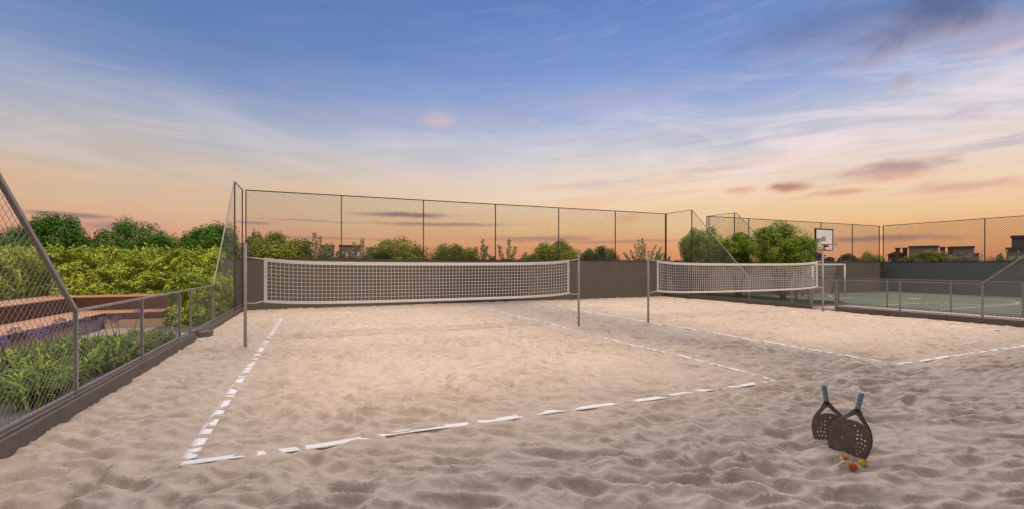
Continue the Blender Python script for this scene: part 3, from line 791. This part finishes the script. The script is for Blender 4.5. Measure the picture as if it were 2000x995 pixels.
def shrub(label, cat, x, y, z, rad, n, L, W, mat, name='shrub', group=None, seed=0, lumps=26, lump_r=0.34, flat=0.15):
    r = np.random.default_rng(100 + seed)
    e = empty(name, (x, y, 0)); tag(e, label, cat, group)
    P, Nn = blob_points((0, 0, z), rad, n, r, lumps, lump_r, 0.68, flat)
    V, Q = leaves(P, Nn, L, W, r)
    mesh_np('foliage', V, Q, M[mat], e)
    mb = MB()
    for k in range(4):
        a = k * 1.6 + seed; mb.tube([(0.06 * math.cos(a), 0.06 * math.sin(a), -0.5), (0.15 * rad[0] * math.cos(a), 0.15 * rad[0] * math.sin(a), z * 0.5), (0.5 * rad[0] * math.cos(a), 0.5 * rad[0] * math.sin(a), z)], [0.05, 0.035, 0.015], 5)
    mb.build('stem', M['bark'], e, True)
    return e

def at(px, Y):      # world x of a bearing measured on the photograph, at depth line Y
    k = (px - 1000) / 896; s, c = math.sin(HEAD), math.cos(HEAD)
    D = Y / (c - k * s); return D * (s + k * c), D
def hz(py, D): return CAM_H + (520 - py) * D / 896

# dark bushes over the wall at the left
DARK = [(20, 455, 60, 21.9, 'darktree', 'dark green bush at the left edge, seen through the sloping fence'),
        (108, 424, 50, 22.2, 'darktree', 'tallest round dark green bush, just right of the sloping rail'),
        (176, 468, 26, 23.2, 'brownbush', 'low brownish bush in the dip right of the tallest round bush'),
        (262, 438, 60, 22.2, 'darktree', 'broad round dark green bush midway along the left hedge'),
        (348, 464, 30, 23.4, 'olive', 'olive bush between two dark green bushes behind the hedge'),
        (418, 443, 52, 22.2, 'darktree', 'dark green bush left of the tall fence corner'),
        (500, 460, 20, 23.0, 'brownbush', 'brownish bush peeking behind the tall fence corner')]
for i, (px, top, hwpx, Y, mt, lab) in enumerate(DARK):
    x, D = at(px, Y); zt = hz(top, D); rx = hwpx * D / 896 * 1.12; rz = max(0.9, (zt - 1.1) * 0.62)
    shrub(lab, 'bush', x, Y, zt - rz * 1.02, (rx, min(1.3, rx * 0.9), rz), 24000 if mt == 'darktree' else 9000, 0.085, 0.042, mt, 'bush', 'bushes rising behind the left hedge', i, 110, 0.21, 0.6)

ROUND = [(540, 462, 56, 21.3, 'olive', 'largest rounded olive shrub above the left end of the net'),
         (778, 473, 50, 21.4, 'olive', 'domed olive shrub over the middle of the left net'),
         (888, 483, 45, 21.4, 'olive', 'small low olive shrub right of the middle of the left net'),
         (1082, 475, 47, 21.4, 'olive', 'domed yellow green shrub left of the middle net pole'),
         (1172, 487, 40, 21.5, 'greenshrub', 'dark green mound shrub just right of the middle net pole'),
         (1700, 498, 32, 21.4, 'olive', 'small pale shrub over the wall left of the far fence corner'),
         (1655, 500, 18, 21.6, 'greenshrub', 'low green shrub beside the small gabled roof'),
         (1805, 493, 40, 21.0, 'olive', 'domed yellow green shrub under the block with brick chimneys')]
for i, (px, top, hwpx, Y, mt, lab) in enumerate(ROUND):
    if px == 1805: x, Y = 39.3, 18.1; D = x * math.sin(HEAD) + Y * math.cos(HEAD)
    else: x, D = at(px, Y)
    zt = hz(top, D); rx = hwpx * D / 896 * 1.22; rz = min(1.25, (zt - 1.1) * 0.85)
    shrub(lab, 'shrub', x, Y, zt - rz * 1.02, (rx, min(0.9, rx * 0.8), rz) if px != 1805 else (0.9, rx, rz), 26000, 0.095, 0.042, mt, 'shrub', 'rounded shrubs planted behind the wall', 30 + i, 80, 0.22, 0.5)

# feathery plants with upright sprays
def spray_plant(label, px, top, Y, spread, n_st, seed, xy=None, mat='fern'):
    r = np.random.default_rng(500 + seed)
    if xy: x, Y = xy; D = x * math.sin(HEAD) + Y * math.cos(HEAD)
    else: x, D = at(px, Y)
    zt = hz(top, D); sp = spread * D / 896
    e = empty('feathery_plant', (x, Y, 0)); tag(e, label, 'plant', 'feathery plants behind the wall')
    mb = MB(); P = []; A = []
    for k in range(n_st):
        t = (k / (n_st - 1) - 0.5) * 2 if n_st > 1 else 0
        hx = t * sp * (0.75 + 0.5 * r.random()); h = zt - (abs(t) ** 1.5) * 0.45 * (zt - 1.6) - r.random() * 0.14 * (zt - 1.6) * (k != n_st // 2)
        hy = r.normal() * 0.25
        pts = [(hx * 0.15, hy * 0.2, -0.5), (hx * 0.3, hy * 0.4, 1.3), (hx * 0.62, hy * 0.8, 1.3 + (h - 1.3) * 0.55), (hx, hy, h)]
        mb.tube(pts, [0.02, 0.016, 0.010, 0.004], 4)
        pp = [Vector(p) for p in pts[1:]]
        for j in range(46):
            f = j / 45 * 1.999; i0 = int(f); q = pp[i0].lerp(pp[i0 + 1], f - i0); dr = (pp[i0 + 1] - pp[i0]).normalized()
            for sg in (-1, 1):
                ln = 0.27 * (1 - 0.62 * j / 45) * (0.7 + 0.6 * r.random()) * (1.0 if sp > 0.3 else 0.7)
                an = r.normal() * 0.5
                sd = Vector((math.cos(an), math.sin(an), 0)) * sg
                P.append(q); A.append((sd * 0.85 + dr * 0.55).normalized() * ln)
    P = np.array([tuple(p) for p in P]); A = np.array([tuple(a) for a in A])
    sd = np.cross(A, r.normal(size=A.shape)); sd /= np.linalg.norm(sd, axis=1, keepdims=True) + 1e-9
    V = np.stack([P, P + A * 0.5 + sd * 0.030, P + A, P + A * 0.5 - sd * 0.030], 1).reshape(-1, 3)
    mesh_np('leaflets', V, np.arange(len(V)).reshape(-1, 4), M[mat], e)
    mb.build('stems', M['stalk'], e)
    return e
spray_plant('tall feathery plant with one upright plume, right of the largest olive shrub', 614, 458, 21.2, 34, 7, 1)
spray_plant('low feathery plant left of the first fence post on the wall', 644, 474, 21.4, 24, 6, 2)
spray_plant('feathery plant right of the first fence post on the wall', 700, 466, 21.3, 36, 6, 3)
spray_plant('feathery plant left of the post in the middle of the back fence', 938, 470, 21.3, 26, 5, 4)
spray_plant('spreading feathery plant with two long arms over the right half of the left net', 992, 468, 21.3, 34, 5, 5)
spray_plant('large feathery plant above the thin pole right of the bare wall', 1256, 466, 21.2, 46, 9, 6)
spray_plant('low feathery tuft beside the right corner of the sand court fence', 1296, 492, 21.5, 26, 6, 7)
spray_plant('feathery plant on the far wall, nearest the right edge', 1945, 488, 0, 34, 7, 8, (39.6, 14.0))
spray_plant('feathery plant on the far wall, just right of the post there', 1925, 496, 0, 26, 6, 9, (39.4, 14.7))

# low mixed planting that fills the strip behind the walls: uncountable ground cover
def fill_strip():
    r = np.random.default_rng(77)
    n = 14000
    x = r.uniform(-2.3, 38.0, n); y = BY + 0.25 + r.uniform(0.1, 0.9, n); z = 1.65 + 0.42 * np.abs(pnoise(x / 0.9, y, 61)) * r.random(n) ** 0.5 + 0.2 * r.random(n)
    x2 = 38.35 + r.uniform(0.1, 0.9, 6500); y2 = r.uniform(5.0, 20.3, 6500); z2 = 1.6 + 0.75 * np.abs(pnoise(y2 / 0.9, x2, 62)) + 0.2 * r.random(6500)
    P = np.stack([np.concatenate([x, x2]), np.concatenate([y, y2]), np.concatenate([z, z2])], 1)
    V, Q = leaves(P, np.tile(np.array([0, -0.3, 0.8]), (len(P), 1)), 0.16, 0.04, r, 0.8)
    o = mesh_np('undergrowth', V, Q, M['fern'])
    tag(o, 'low grey green planting along the top of the walls between the shrubs', 'undergrowth', None, 'stuff')
fill_strip()
# a few pink flowers at the right
r_ = np.random.default_rng(5)
e = empty('flowering_plant', (39.5, 16.15, 0)); tag(e, 'plant with pink blossoms above the shaded right wall', 'plant')
P = np.array([[0, 0.0, 2.35]]) + r_.normal(size=(160, 3)) * np.array([0.15, 0.55, 0.16])
V, Q = leaves(P, r_.normal(size=(160, 3)), 0.09, 0.07, r_); mesh_np('blossoms', V, Q, M['pinkflower'], e)
P = np.array([[0, 0.0, 2.05]]) + r_.normal(size=(900, 3)) * np.array([0.2, 0.6, 0.2])
V, Q = leaves(P, r_.normal(size=(900, 3)), 0.12, 0.04, r_); mesh_np('foliage', V, Q, M['fern'], e)

# hedges
def hedge(label, x0, x1, y0, y1, z0, z1, n, seed, L=0.075, W=0.042):
    r = np.random.default_rng(900 + seed)
    cx, cy = (x0 + x1) / 2, (y0 + y1) / 2; ex, ey, ez = (x1 - x0) / 2, (y1 - y0) / 2, (z1 - z0)
    e = empty('hedge', (cx, cy, z0)); tag(e, label, 'hedge')
    ar = np.array([2 * ex * ez, 2 * ex * ez, 2 * ey * ez, 2 * ey * ez, 4 * ex * ey * 1.3]); k = r.choice(5, n, p=ar / ar.sum())
    u = r.uniform(-1, 1, n); v = r.uniform(0, 1, n); w = r.uniform(-1, 1, n)
    P = np.zeros((n, 3)); Nn = np.zeros((n, 3))
    for f, (axis, sg) in enumerate([(1, -1), (1, 1), (0, -1), (0, 1)]):
        m = k == f
        P[m, axis] = sg * (ey if axis == 1 else ex); P[m, 1 - axis] = u[m] * (ex if axis == 1 else ey); P[m, 2] = v[m] * ez; Nn[m, axis] = sg
    m = k == 4; P[m, 0] = u[m] * ex; P[m, 1] = w[m] * ey; P[m, 2] = ez; Nn[m, 2] = 1
    # lumps: pillows of growth pushing out and hollows between, deeper leaves too
    a = P[:, 0] + cx; b = P[:, 1] + cy; c = P[:, 2]
    q = pnoise((a + b * 0.7) / 0.50, (c * 1.0 + b * 0.5) / 0.42, 70 + seed) + 0.55 * pnoise((a - b) / 0.22, c / 0.2 + a, 71 + seed)
    top = pnoise((a + 0.4 * b) / 0.55, (b - 0.4 * a) / 0.6, 72 + seed)
    P += Nn * (np.where(q > 0, 0.20 * q, 0.42 * q) - np.abs(r.normal(size=n)) * 0.07)[:, None]
    P[:, 2] += (0.16 * top + 0.07 * pnoise(a / 0.14, b / 0.14, 73)) * np.clip(c / ez, 0, 1) ** 3
    Nn2 = Nn + np.array([0, 0, 0.45])
    V, Q = leaves(P, Nn2, L, W, r)
    ns = int(4 * ex * ey * 26); bx = r.uniform(-ex, ex, ns); by = r.uniform(-ey, ey, ns); hh = r.uniform(0.06, 0.24, ns) ** 1.1
    tz = ez + 0.16 * pnoise((bx + cx + 0.4 * (by + cy)) / 0.55, (by + cy - 0.4 * (bx + cx)) / 0.6, 72 + seed)
    S = np.repeat(np.stack([bx, by, tz], 1), 9, 0); f = np.tile(np.linspace(0, 1, 9), ns)
    S[:, 2] += f * np.repeat(hh, 9); S[:, 0] += f * np.repeat(r.normal(size=ns) * 0.05, 9); S += r.normal(size=S.shape) * 0.018
    V2, Q2 = leaves(S, r.normal(size=S.shape) * 0.6 + np.array([0, -0.3, 0.6]), L * 0.95, W, r, 0.5)
    V = np.concatenate([V, V2]); Q = np.concatenate([Q, Q2 + n * 4])
    mesh_np('foliage', V, Q, M['hedge'], e)
    mb = MB()
    nb = max(3, int(max(ex, ey) * 2 / 0.7))
    for i in range(nb):
        t = (i + 0.5) / nb * 2 - 1; xx, yy = (t * ex, 0) if ex > ey else (0, t * ey)
        mb.tube([(xx, yy, -0.1), (xx + 0.05, yy, ez * 0.5), (xx - 0.04, yy + 0.05, ez * 0.85)], [0.035, 0.028, 0.012], 5)
    mb.build('stems', M['bark'], e)
    return e
hedge('tall yellow green hedge behind the corner of the terrace benches', -8.6, -2.95, 17.15, 18.4, 0.2, 2.12, 46000, 1)
hedge('tall yellow green hedge along the left side above the upper bench', -8.3, -7.05, 8.0, 17.1, 0.2, 2.05, 44000, 2)
hedge('lower bright leafy hedge pressed against the left fence near its far corner', -3.75, -2.80, 14.9, 19.4, 0.05, 1.32, 26000, 3)

# ------------------------------------------------------------------ terrace benches and garden ground
tag(MB().box(-20, -2.762, -6, BY - 0.01, -0.45, 0.06).build('garden_soil', M['gravel']), kind='structure')
tag(MB().prism([(-5.02, -2), (-4.55, 9.0), (-4.55, 11.6), (-4.0, 12.5), (-3.0, 12.4), (-2.765, 12.4), (-2.765, 13.3), (-3.9, 13.9), (-3.9, 15.0), (-5.02, 15.15)], 0.0, 0.075).build('garden_path', M['path']), kind='structure')

def lshape(x, y, w, xe, y_near):
    """L plan: along Y at x (bench to its left, depth w), turning along X at y (bench behind) to xe"""
    return [(x, y_near), (x, y), (xe, y), (xe, y + w), (x - w, y + w), (x - w, y_near)]
e = empty('terrace_bench', (-5.1, 12, 0)); tag(e, 'lower warm brown bench step turning the corner behind the flower bed', 'bench')
MB().prism([(a + 5.1, b - 12) for a, b in lshape(-5.16, 15.26, 0.88, -3.86, 5.0)], 0.06, 0.332).build('base', M['tan'], e)
MB().prism([(a + 5.1, b - 12) for a, b in lshape(-5.10, 15.20, 0.93, -3.80, 5.0)], 0.335, 0.452).build('fascia', M['shadeboards'], e)
MB().prism([(a + 5.1, b - 12) for a, b in lshape(-5.09, 15.19, 0.93, -3.79, 5.0)], 0.455, 0.475).build('seat', M['wood'], e)
e = empty('terrace_bench', (-6.03, 12, 0)); tag(e, 'upper warm brown bench step right under the tall hedge', 'bench')
MB().prism([(a + 6.03, b - 12) for a, b in lshape(-6.04, 16.14, 0.95, -3.80, 5.0)], 0.06, 0.832).build('riser', M['shadeboards'], e)
MB().prism([(a + 6.03, b - 12) for a, b in lshape(-6.03, 16.13, 0.95, -3.79, 5.0)], 0.835, 0.86).build('seat', M['wood'], e)

# ------------------------------------------------------------------ agapanthus bed
def in_poly(x, y, poly):
    c = False; n = len(poly)
    for i in range(n):
        x0, y0 = poly[i]; x1, y1 = poly[(i + 1) % n]
        if (y0 > y) != (y1 > y) and x < (x1 - x0) * (y - y0) / (y1 - y0) + x0: c = not c
    return c
BED = [(-2.95, 6.9), (-3.4, 7.2), (-4.55, 9.0), (-4.5, 11.3), (-3.9, 12.2), (-2.95, 12.1)]
def strap_leaves(n, r, ln=0.52):
    V = []; Q = []
    for k in range(n):
        a = r.random() * 6.283; L = ln * r.uniform(0.65, 1.2); el = r.uniform(0.85, 1.45); w = r.uniform(0.012, 0.020)
        p = np.array([0.07 * r.normal(), 0.07 * r.normal(), 0.0]); h = np.array([math.cos(a), math.sin(a), 0]); s = np.array([-math.sin(a), math.cos(a), 0])
        base = len(V); m = 6; bend = r.uniform(0.25, 0.52)
        for j in range(m + 1):
            f = j / m; ww = w * (1 - f ** 2.2) * (0.6 + 0.4 * min(1, f * 4)) + 0.0006
            V.append(tuple(p + s * ww)); V.append(tuple(p - s * ww))
            d = h * math.cos(el) + np.array([0, 0, math.sin(el)]); p = p + d * L / m; el -= bend * (0.5 + f)
            if j:
                b = base + (j - 1) * 2; Q.append((b, b + 1, b + 3, b + 2))
    return V, Q
def flower_head(c, r, R0=0.060):
    P = []; A = []
    for k in range(30):
        d = r.normal(size=3); d[2] = abs(d[2]) * 0.8 - 0.15; d /= np.linalg.norm(d)
        q = np.array(c) + d * R0 * r.uniform(0.75, 1.15)
        for j in range(3): P.append(q); A.append(d * 0.6 + r.normal(size=3) * 0.6)
    P = np.array(P); A = np.array(A); A /= np.linalg.norm(A, axis=1, keepdims=True)
    sd = np.cross(A, r.normal(size=A.shape)); sd /= np.linalg.norm(sd, axis=1, keepdims=True)
    return np.stack([P, P + A * 0.013 + sd * 0.007, P + A * 0.030, P + A * 0.013 - sd * 0.007], 1).reshape(-1, 3)
def bed():
    r = np.random.default_rng(41); spots = []
    tries = 0
    while len(spots) < 58 and tries < 6000:
        tries += 1
        x = r.uniform(-4.6, -2.9); y = r.uniform(6.8, 12.3)
        if in_poly(x, y, BED) and all((x - a) ** 2 + (y - b) ** 2 > 0.225 ** 2 for a, b in spots): spots.append((x, y))
    for i, (x, y) in enumerate(spots):
        e = empty('agapanthus', (x, y, 0.07), 0)
        back = -x - 3.0 + (0.25 if y > 9.5 else 0)
        flowering = back > 0.62 and r.random() < 0.9
        V, Q = strap_leaves(84, r, 0.44); mesh_np('leaves', V, Q, M['strap'], e)
        if flowering:
            for k in range(1):
                a = r.random() * 6.28; tx, ty = 0.12 * math.cos(a), 0.12 * math.sin(a); h = r.uniform(0.50, 0.66)
                s = MB().tube([(0, 0, 0), (tx * 0.4, ty * 0.4, h * 0.5), (tx, ty, h)], 0.005, 5).build('flower_stalk', M['stalk'], e)
                V = flower_head((tx, ty, h), r); mesh_np('flower_head', V, np.arange(len(V)).reshape(-1, 4), M['purple'], s)
            tag(e, 'strap leaved plant carrying round violet flower heads, at the back of the bed', 'flowering plant', 'violet flowering plants at the back of the bed')
        else:
            tag(e, 'strap leaved green plant without flowers in the bed behind the left fence', 'plant', 'leafy plants in the fenced bed')
bed()

# ------------------------------------------------------------------ strip with trees at the right, sports court
tag(MB().box(18.182, 21.148, -4, 12.55, -0.4, 0.02).build('paved_path', M['pave']), kind='structure')
tag(MB().box(18.182, 21.148, 12.552, BY - 0.01, -0.4, 0.09).build('planting_bed', M['gravel']), kind='structure')
def grass():
    r = np.random.default_rng(3); n = 17000
    x = r.uniform(18.25, 21.1, n); y = r.uniform(12.6, BY - 0.1, n); h = 0.075 * r.uniform(0.6, 1.4, n)
    a = r.uniform(0, 6.28, n); P = np.stack([x, y, np.full(n, 0.085)], 1); s = np.stack([np.cos(a), np.sin(a), 0 * a], 1) * 0.010
    t = P + np.stack([r.normal(size=n) * 0.03, r.normal(size=n) * 0.03, h], 1)
    V = np.stack([P - s, P + s, t + s * 0.2, t - s * 0.2], 1).reshape(-1, 3)
    tag(mesh_np('grass', V, np.arange(n * 4).reshape(n, 4), M['grass']), 'short dark lawn under the three trees at the right', 'grass', None, 'stuff')
grass()

def tree(label, x, y, top, rx, seed):
    r = np.random.default_rng(1300 + seed)
    e = empty('tree', (x, y, 0.08)); tag(e, label, 'tree', 'small trees in a row between the sand and the sports court')
    mb = MB(); stems = []
    for k in range(5):
        a = k * 1.26 + seed; s = 0.10 + 0.05 * r.random(); o = 0.42 + 0.25 * r.random()
        p1 = (s * 0.5 * math.cos(a), s * 0.5 * math.sin(a), 0.0); p2 = (s * math.cos(a + 0.3), s * math.sin(a + 0.3), 0.6)
        p3 = (o * math.cos(a) * 0.6, o * math.sin(a) * 0.6, 1.25); p4 = (o * 1.5 * math.cos(a + 0.2), o * 1.5 * math.sin(a + 0.2), top * 0.62)
        mb.tube([p1, p2, p3, p4], [0.055, 0.045, 0.034, 0.012], 7)
        for j in range(3):
            b = a + r.normal() * 0.9; mb.tube([p3, (p3[0] + 0.35 * math.cos(b), p3[1] + 0.35 * math.sin(b), 1.7 + 0.2 * r.random()), (p3[0] + 0.7 * math.cos(b), p3[1] + 0.7 * math.sin(b), 2.1 + 0.3 * r.random())], [0.022, 0.015, 0.006], 5)
    mb.build('trunk', M['bark'], e, True)
    rz = (top - 1.35) / 2
    P, Nn = blob_points((0, 0, top - rz), (rx, rx, rz), 26000, r, 80, 0.23, 0.5, 0.9)
    V, Q = leaves(P, Nn, 0.105, 0.034, r, -0.1)
    # a loose outer fringe of shoots
    d = r.normal(size=(1700, 3)); d[:, 2] = np.abs(d[:, 2]); d /= np.linalg.norm(d, axis=1, keepdims=True)
    P2 = np.array([0, 0, top - rz]) + d * np.array([rx, rx, rz]) * r.uniform(0.95, 1.14, (1700, 1))
    V2, Q2 = leaves(P2, d, 0.10, 0.026, r, 0.5)
    mesh_np('crown', np.concatenate([V, V2]), np.concatenate([Q, Q2 + len(V)]), M['tree'], e)
    lp = []
    for k in range(7):
        a = r.random() * 6.28; c = np.array([0.55 * rx * math.cos(a), 0.55 * rx * math.sin(a), 1.35 + 0.25 * r.random()])
        lp.append(c + r.normal(size=(130, 3)) * np.array([0.16, 0.16, 0.12]))
    P = np.concatenate(lp); V, Q = leaves(P, r.normal(size=P.shape), 0.095, 0.036, r, -0.3)
    mesh_np('lower_shoots', V, Q, M['treelow'], e)
tree('left tree of the three behind the right net, partly behind the fence slope', 19.6, 19.2, 3.55, 1.12, 1)
tree('middle and smallest tree of the three behind the right net', 19.75, 16.95, 3.2, 0.80, 2)
tree('right and fullest tree of the three, next to the basketball board', 19.75, 14.55, 3.45, 1.20, 3)

CZ = -0.14
tag(MB().box(21.362, 38.098, -4, BY - 0.002, -0.48, CZ).build('sports_court_floor', M['court']), kind='structure')
mb = MB(); z0, z1 = CZ + 0.002, CZ + 0.006
def ring(cx, cy, r, w, a0=0, a1=360, n=72):
    V = []; F = []
    for i in range(n + 1):
        a = R(a0 + (a1 - a0) * i / n)
        V += [(cx + (r - w) * math.cos(a), cy + (r - w) * math.sin(a), z1), (cx + r * math.cos(a), cy + r * math.sin(a), z1)]
        if i: F.append((2 * i - 2, 2 * i - 1, 2 * i + 1, 2 * i))
    mb.add(V, F)
ring(31.0, 14.9, 4.0, 0.12)
ring(31.0, 14.9, 0.32, 0.30)
for (x0, x1, y0, y1) in [(23.4, 37.9, 10.70, 10.79), (23.4, 37.9, 19.10, 19.19), (23.4, 23.49, 10.80, 19.09), (23.5, 29.0, 16.90, 16.98), (23.5, 28.2, 12.9, 12.98), (30.96, 31.05, 18.91, 19.09)]:
    mb.box(x0, x1, y0, y1, z0, z1)
o = mb.build('court_markings', M['white']); tag(o, kind='structure')

# hoop: its board faces the viewer's side of the court
hx, hy = 27.42, 17.6
e = empty('basketball_hoop', (hx, hy, CZ)); tag(e, 'basketball hoop with white board and red rim beside the fullest tree', 'basketball hoop')
bz0, bz1 = 2.80, 3.98; bw = 0.73
MB().tube([(0, 1.3, 0), (0, 1.3, 2.5), (0, 1.2, 3.0), (0, 0.8, 3.3), (0, 0.06, 3.3)], 0.07, 10).build('pole', M['metal'], e, True)
b = MB().box(-bw, bw, -0.02, 0.02, bz0, bz1).build('backboard', M['board'], e)
fr = MB()
for (xa, xb, za, zb_) in [(-bw - 0.055, -bw, bz0 - 0.055, bz1 + 0.055), (bw, bw + 0.055, bz0 - 0.055, bz1 + 0.055), (-bw + 0.001, bw - 0.001, bz0 - 0.055, bz0), (-bw + 0.001, bw - 0.001, bz1, bz1 + 0.055)]:
    fr.box(xa, xb, -0.045, 0.045, za, zb_)
fr.build('board_frame', M['darkbacklit'], b)
pm = MB().prism([(-bw + 0.02, bz0 + 0.50), (0.12, bz0 + 0.50), (0.12, bz0 + 0.77), (-0.24, bz0 + 0.77), (-0.24, bz0 + 0.66), (-bw + 0.02, bz0 + 0.66)], 0.0215, 0.0245)  # grey shape painted on the board as a reflection in its glass
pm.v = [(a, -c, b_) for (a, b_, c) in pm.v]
pm.build('painted_reflection', M['boardreflect'], b)
rm = MB(); rm.tube([(0.23 * math.cos(k * math.pi / 12), -0.48 + 0.23 * math.sin(k * math.pi / 12), bz0 + 0.30) for k in range(25)], 0.016, 6, 0, False)
rm.box(-0.09, 0.09, -0.25, -0.026, bz0 + 0.14, bz0 + 0.32)
rm.build('rim', M['red'], e)
nt = MB()
for k in range(12):
    a = k * math.pi / 6; a2 = a + math.pi / 6
    nt.tube([(0.22 * math.cos(a), -0.48 + 0.22 * math.sin(a), bz0 + 0.29), (0.15 * math.cos(a2), -0.48 + 0.15 * math.sin(a2), bz0 + 0.08), (0.12 * math.cos(a), -0.48 + 0.12 * math.sin(a), bz0 - 0.10)], 0.006, 4)
nt.build('hoop_net', M['netcord'], e)

# goal
e = empty('football_goal', (28.5, 18.0, CZ)); tag(e, 'white football goal frame with netting behind the right net pole', 'goal')
MB().tube([(-1.5, 0, 0), (-1.5, 0, 1.90)], 0.045, 10).build('goal_post', M['white'], e, True)
MB().tube([(1.5, 0, 0), (1.5, 0, 1.90)], 0.045, 10).build('goal_post', M['white'], e, True)
MB().tube([(-1.545, 0, 1.93), (1.545, 0, 1.93)], 0.045, 10).build('crossbar', M['white'], e, True)
gn = MB()
for k in range(26):
    x = -1.5 + 3.0 * k / 25; gn.tube([(x, 0, 1.91), (x, 0.5, 1.83), (x, 0.9, 0.02)], 0.005, 4)
for k in range(14):
    f = k / 13; gn.tube([(-1.5, 0.5 + 0.4 * f, 1.83 - 1.81 * f), (1.5, 0.5 + 0.4 * f, 1.83 - 1.81 * f)], 0.005, 4)
gn.build('goal_net', M['netcord'], e)
# slender arch
e = empty('tubular_arch', (22.3, 15.4, CZ)); tag(e, 'thin white tubular arch standing behind the right end of the net', 'arch')
MB().tube([(0, -0.32, 0)] + [(0, -0.32, 1.95)] + [(0, -0.32 * math.cos(R(k * 15)), 1.95 + 0.32 * math.sin(R(k * 15))) for k in range(1, 12)] + [(0, 0.32, 1.95), (0, 0.32, 0)], 0.028, 8).build('arch_tube', M['wire'], e, True)

# ------------------------------------------------------------------ far buildings
def far_building(label, px0, px1, top, D, mat, name='building', chim=(), roof=None, wins=0, depth=3.5, cap=True):
    s, c = math.sin(HEAD), math.cos(HEAD)
    lx = ((px0 + px1) / 2 - 1000) / 896 * D; w = (px1 - px0) / 896 * D
    e = empty(name, (D * s + lx * c, D * c - lx * s, -0.5), -HEAD - math.atan2(lx, D)); tag(e, label, 'building')
    h = hz(top, D) + 0.5
    MB().box(-w / 2, w / 2, 0, depth, 0, h).build('wall', M[mat], e)
    if roof == 'gable':
        mb = MB().add([(-w / 2 - 0.3, -0.3, h), (w / 2 + 0.3, -0.3, h), (w / 2 + 0.3, depth + 0.3, h), (-w / 2 - 0.3, depth + 0.3, h), (0, -0.3, h + w * 0.28), (0, depth + 0.3, h + w * 0.28)],
                      [(0, 1, 4), (2, 3, 5), (1, 2, 5, 4), (3, 0, 4, 5), (0, 3, 2, 1)])
        mb.build('roof', M['roof'], e)
    elif cap:
        MB().box(-w / 2 - 0.12, w / 2 + 0.12, -0.12, depth + 0.12, h + 0.002, h + 0.28).build('roof', M['roof'], e)
    for (cp, ct) in chim:
        cx = (cp - 1000) / 896 * D - lx; cw = 7 / 896 * D / 2
        k = MB().box(cx - cw, cx + cw, 0.5, 0.5 + 2 * cw, 0, hz(ct, D) + 0.5).build('chimney', M['brick'], e)
        MB().box(cx - cw * 1.25, cx + cw * 1.25, 0.5 - cw * 0.25, 0.5 + cw * 2.25, hz(ct, D) + 0.502, hz(ct, D) + 0.8).build('chimney_cap', M['roof'], k)
    for i in range(wins):
        x = (-0.5 + (i + 0.5) / wins) * w
        MB().box(x - w / wins * 0.28, x + w / wins * 0.28, -0.05, -0.003, h - 1.7, h - 0.9).build('window', M['pane'], e)
    return e
far_building('dark low building right of the largest olive shrub, behind the fence', 578, 606, 475, 80, 'bdark', wins=0)
far_building('small dark block with bright panes between the feathery plants', 628, 652, 482, 85, 'bdark', wins=1)
far_building('dark flat roofed building with pale windows behind the first fence post', 664, 704, 482, 80, 'bdark', wins=4)
far_building('low building with a white strip left of the domed olive shrub', 716, 738, 487, 75, 'bgrey', wins=2)
far_building('small dark house behind the domed olive shrub over the left net', 742, 764, 477, 95, 'bdark', roof='gable')
far_building('tiny far house left of the yellow green shrub by the middle pole', 1022, 1040, 504, 120, 'bgrey', roof='gable')
far_building('dark gabled house partly behind the fullest tree and the board', 1566, 1606, 500, 75, 'bdark', roof='gable')
far_building('low dark roof just right of the basketball board', 1612, 1628, 506, 90, 'bdark', roof='gable')
far_building('small pale gabled house over the wall right of the board', 1641, 1666, 507, 90, 'tan', roof='gable')
far_building('grey block flanked by four brick chimneys, over the shaded wall', 1782, 1825, 483, 90, 'bgrey', chim=((1765, 486), (1776, 486), (1831, 486), (1842, 486)))
far_building('low dark roofs left of the block with chimneys', 1738, 1764, 498, 95, 'bdark', roof='gable')
far_building('squat grey tower with a dark crown right of the chimneys', 1864, 1896, 484, 90, 'bgrey')
far_building('low dark wing at the foot of the squat grey tower', 1857, 1902, 498, 94, 'bdark')
far_building('dark tower cut by the right edge, above the sloping fence', 1992, 2060, 463, 60, 'bdark')
far_building('lower balcony block in front of the dark tower at the right edge', 1984, 2062, 487, 58, 'bgrey', wins=3)

# added blocks, never in view: their stepped top shapes sun and shade on the sand
e = empty('shade_blocker', (8, -16, -0.5)); tag(e, 'unseen stepped blocks added behind the viewpoint to shade the near sand', 'building')
def vol(name, x0, x1, y0, y1, h): MB().box(x0 - 8, x1 - 8, y0 + 16, y1 + 16, 0, h + 0.5).build(name, M['block'], e)
vol('podium_blocker', -0.398, 60, -20, -12, 16.6)
vol('strip_blocker', 7.3, 9.8, -19, -11.99, 44)
vol('margin_blocker', -2.1, -0.4, -20, -12, 27.5)
vol('low_blocker', -30, -2.102, -20, -12, 14.5)
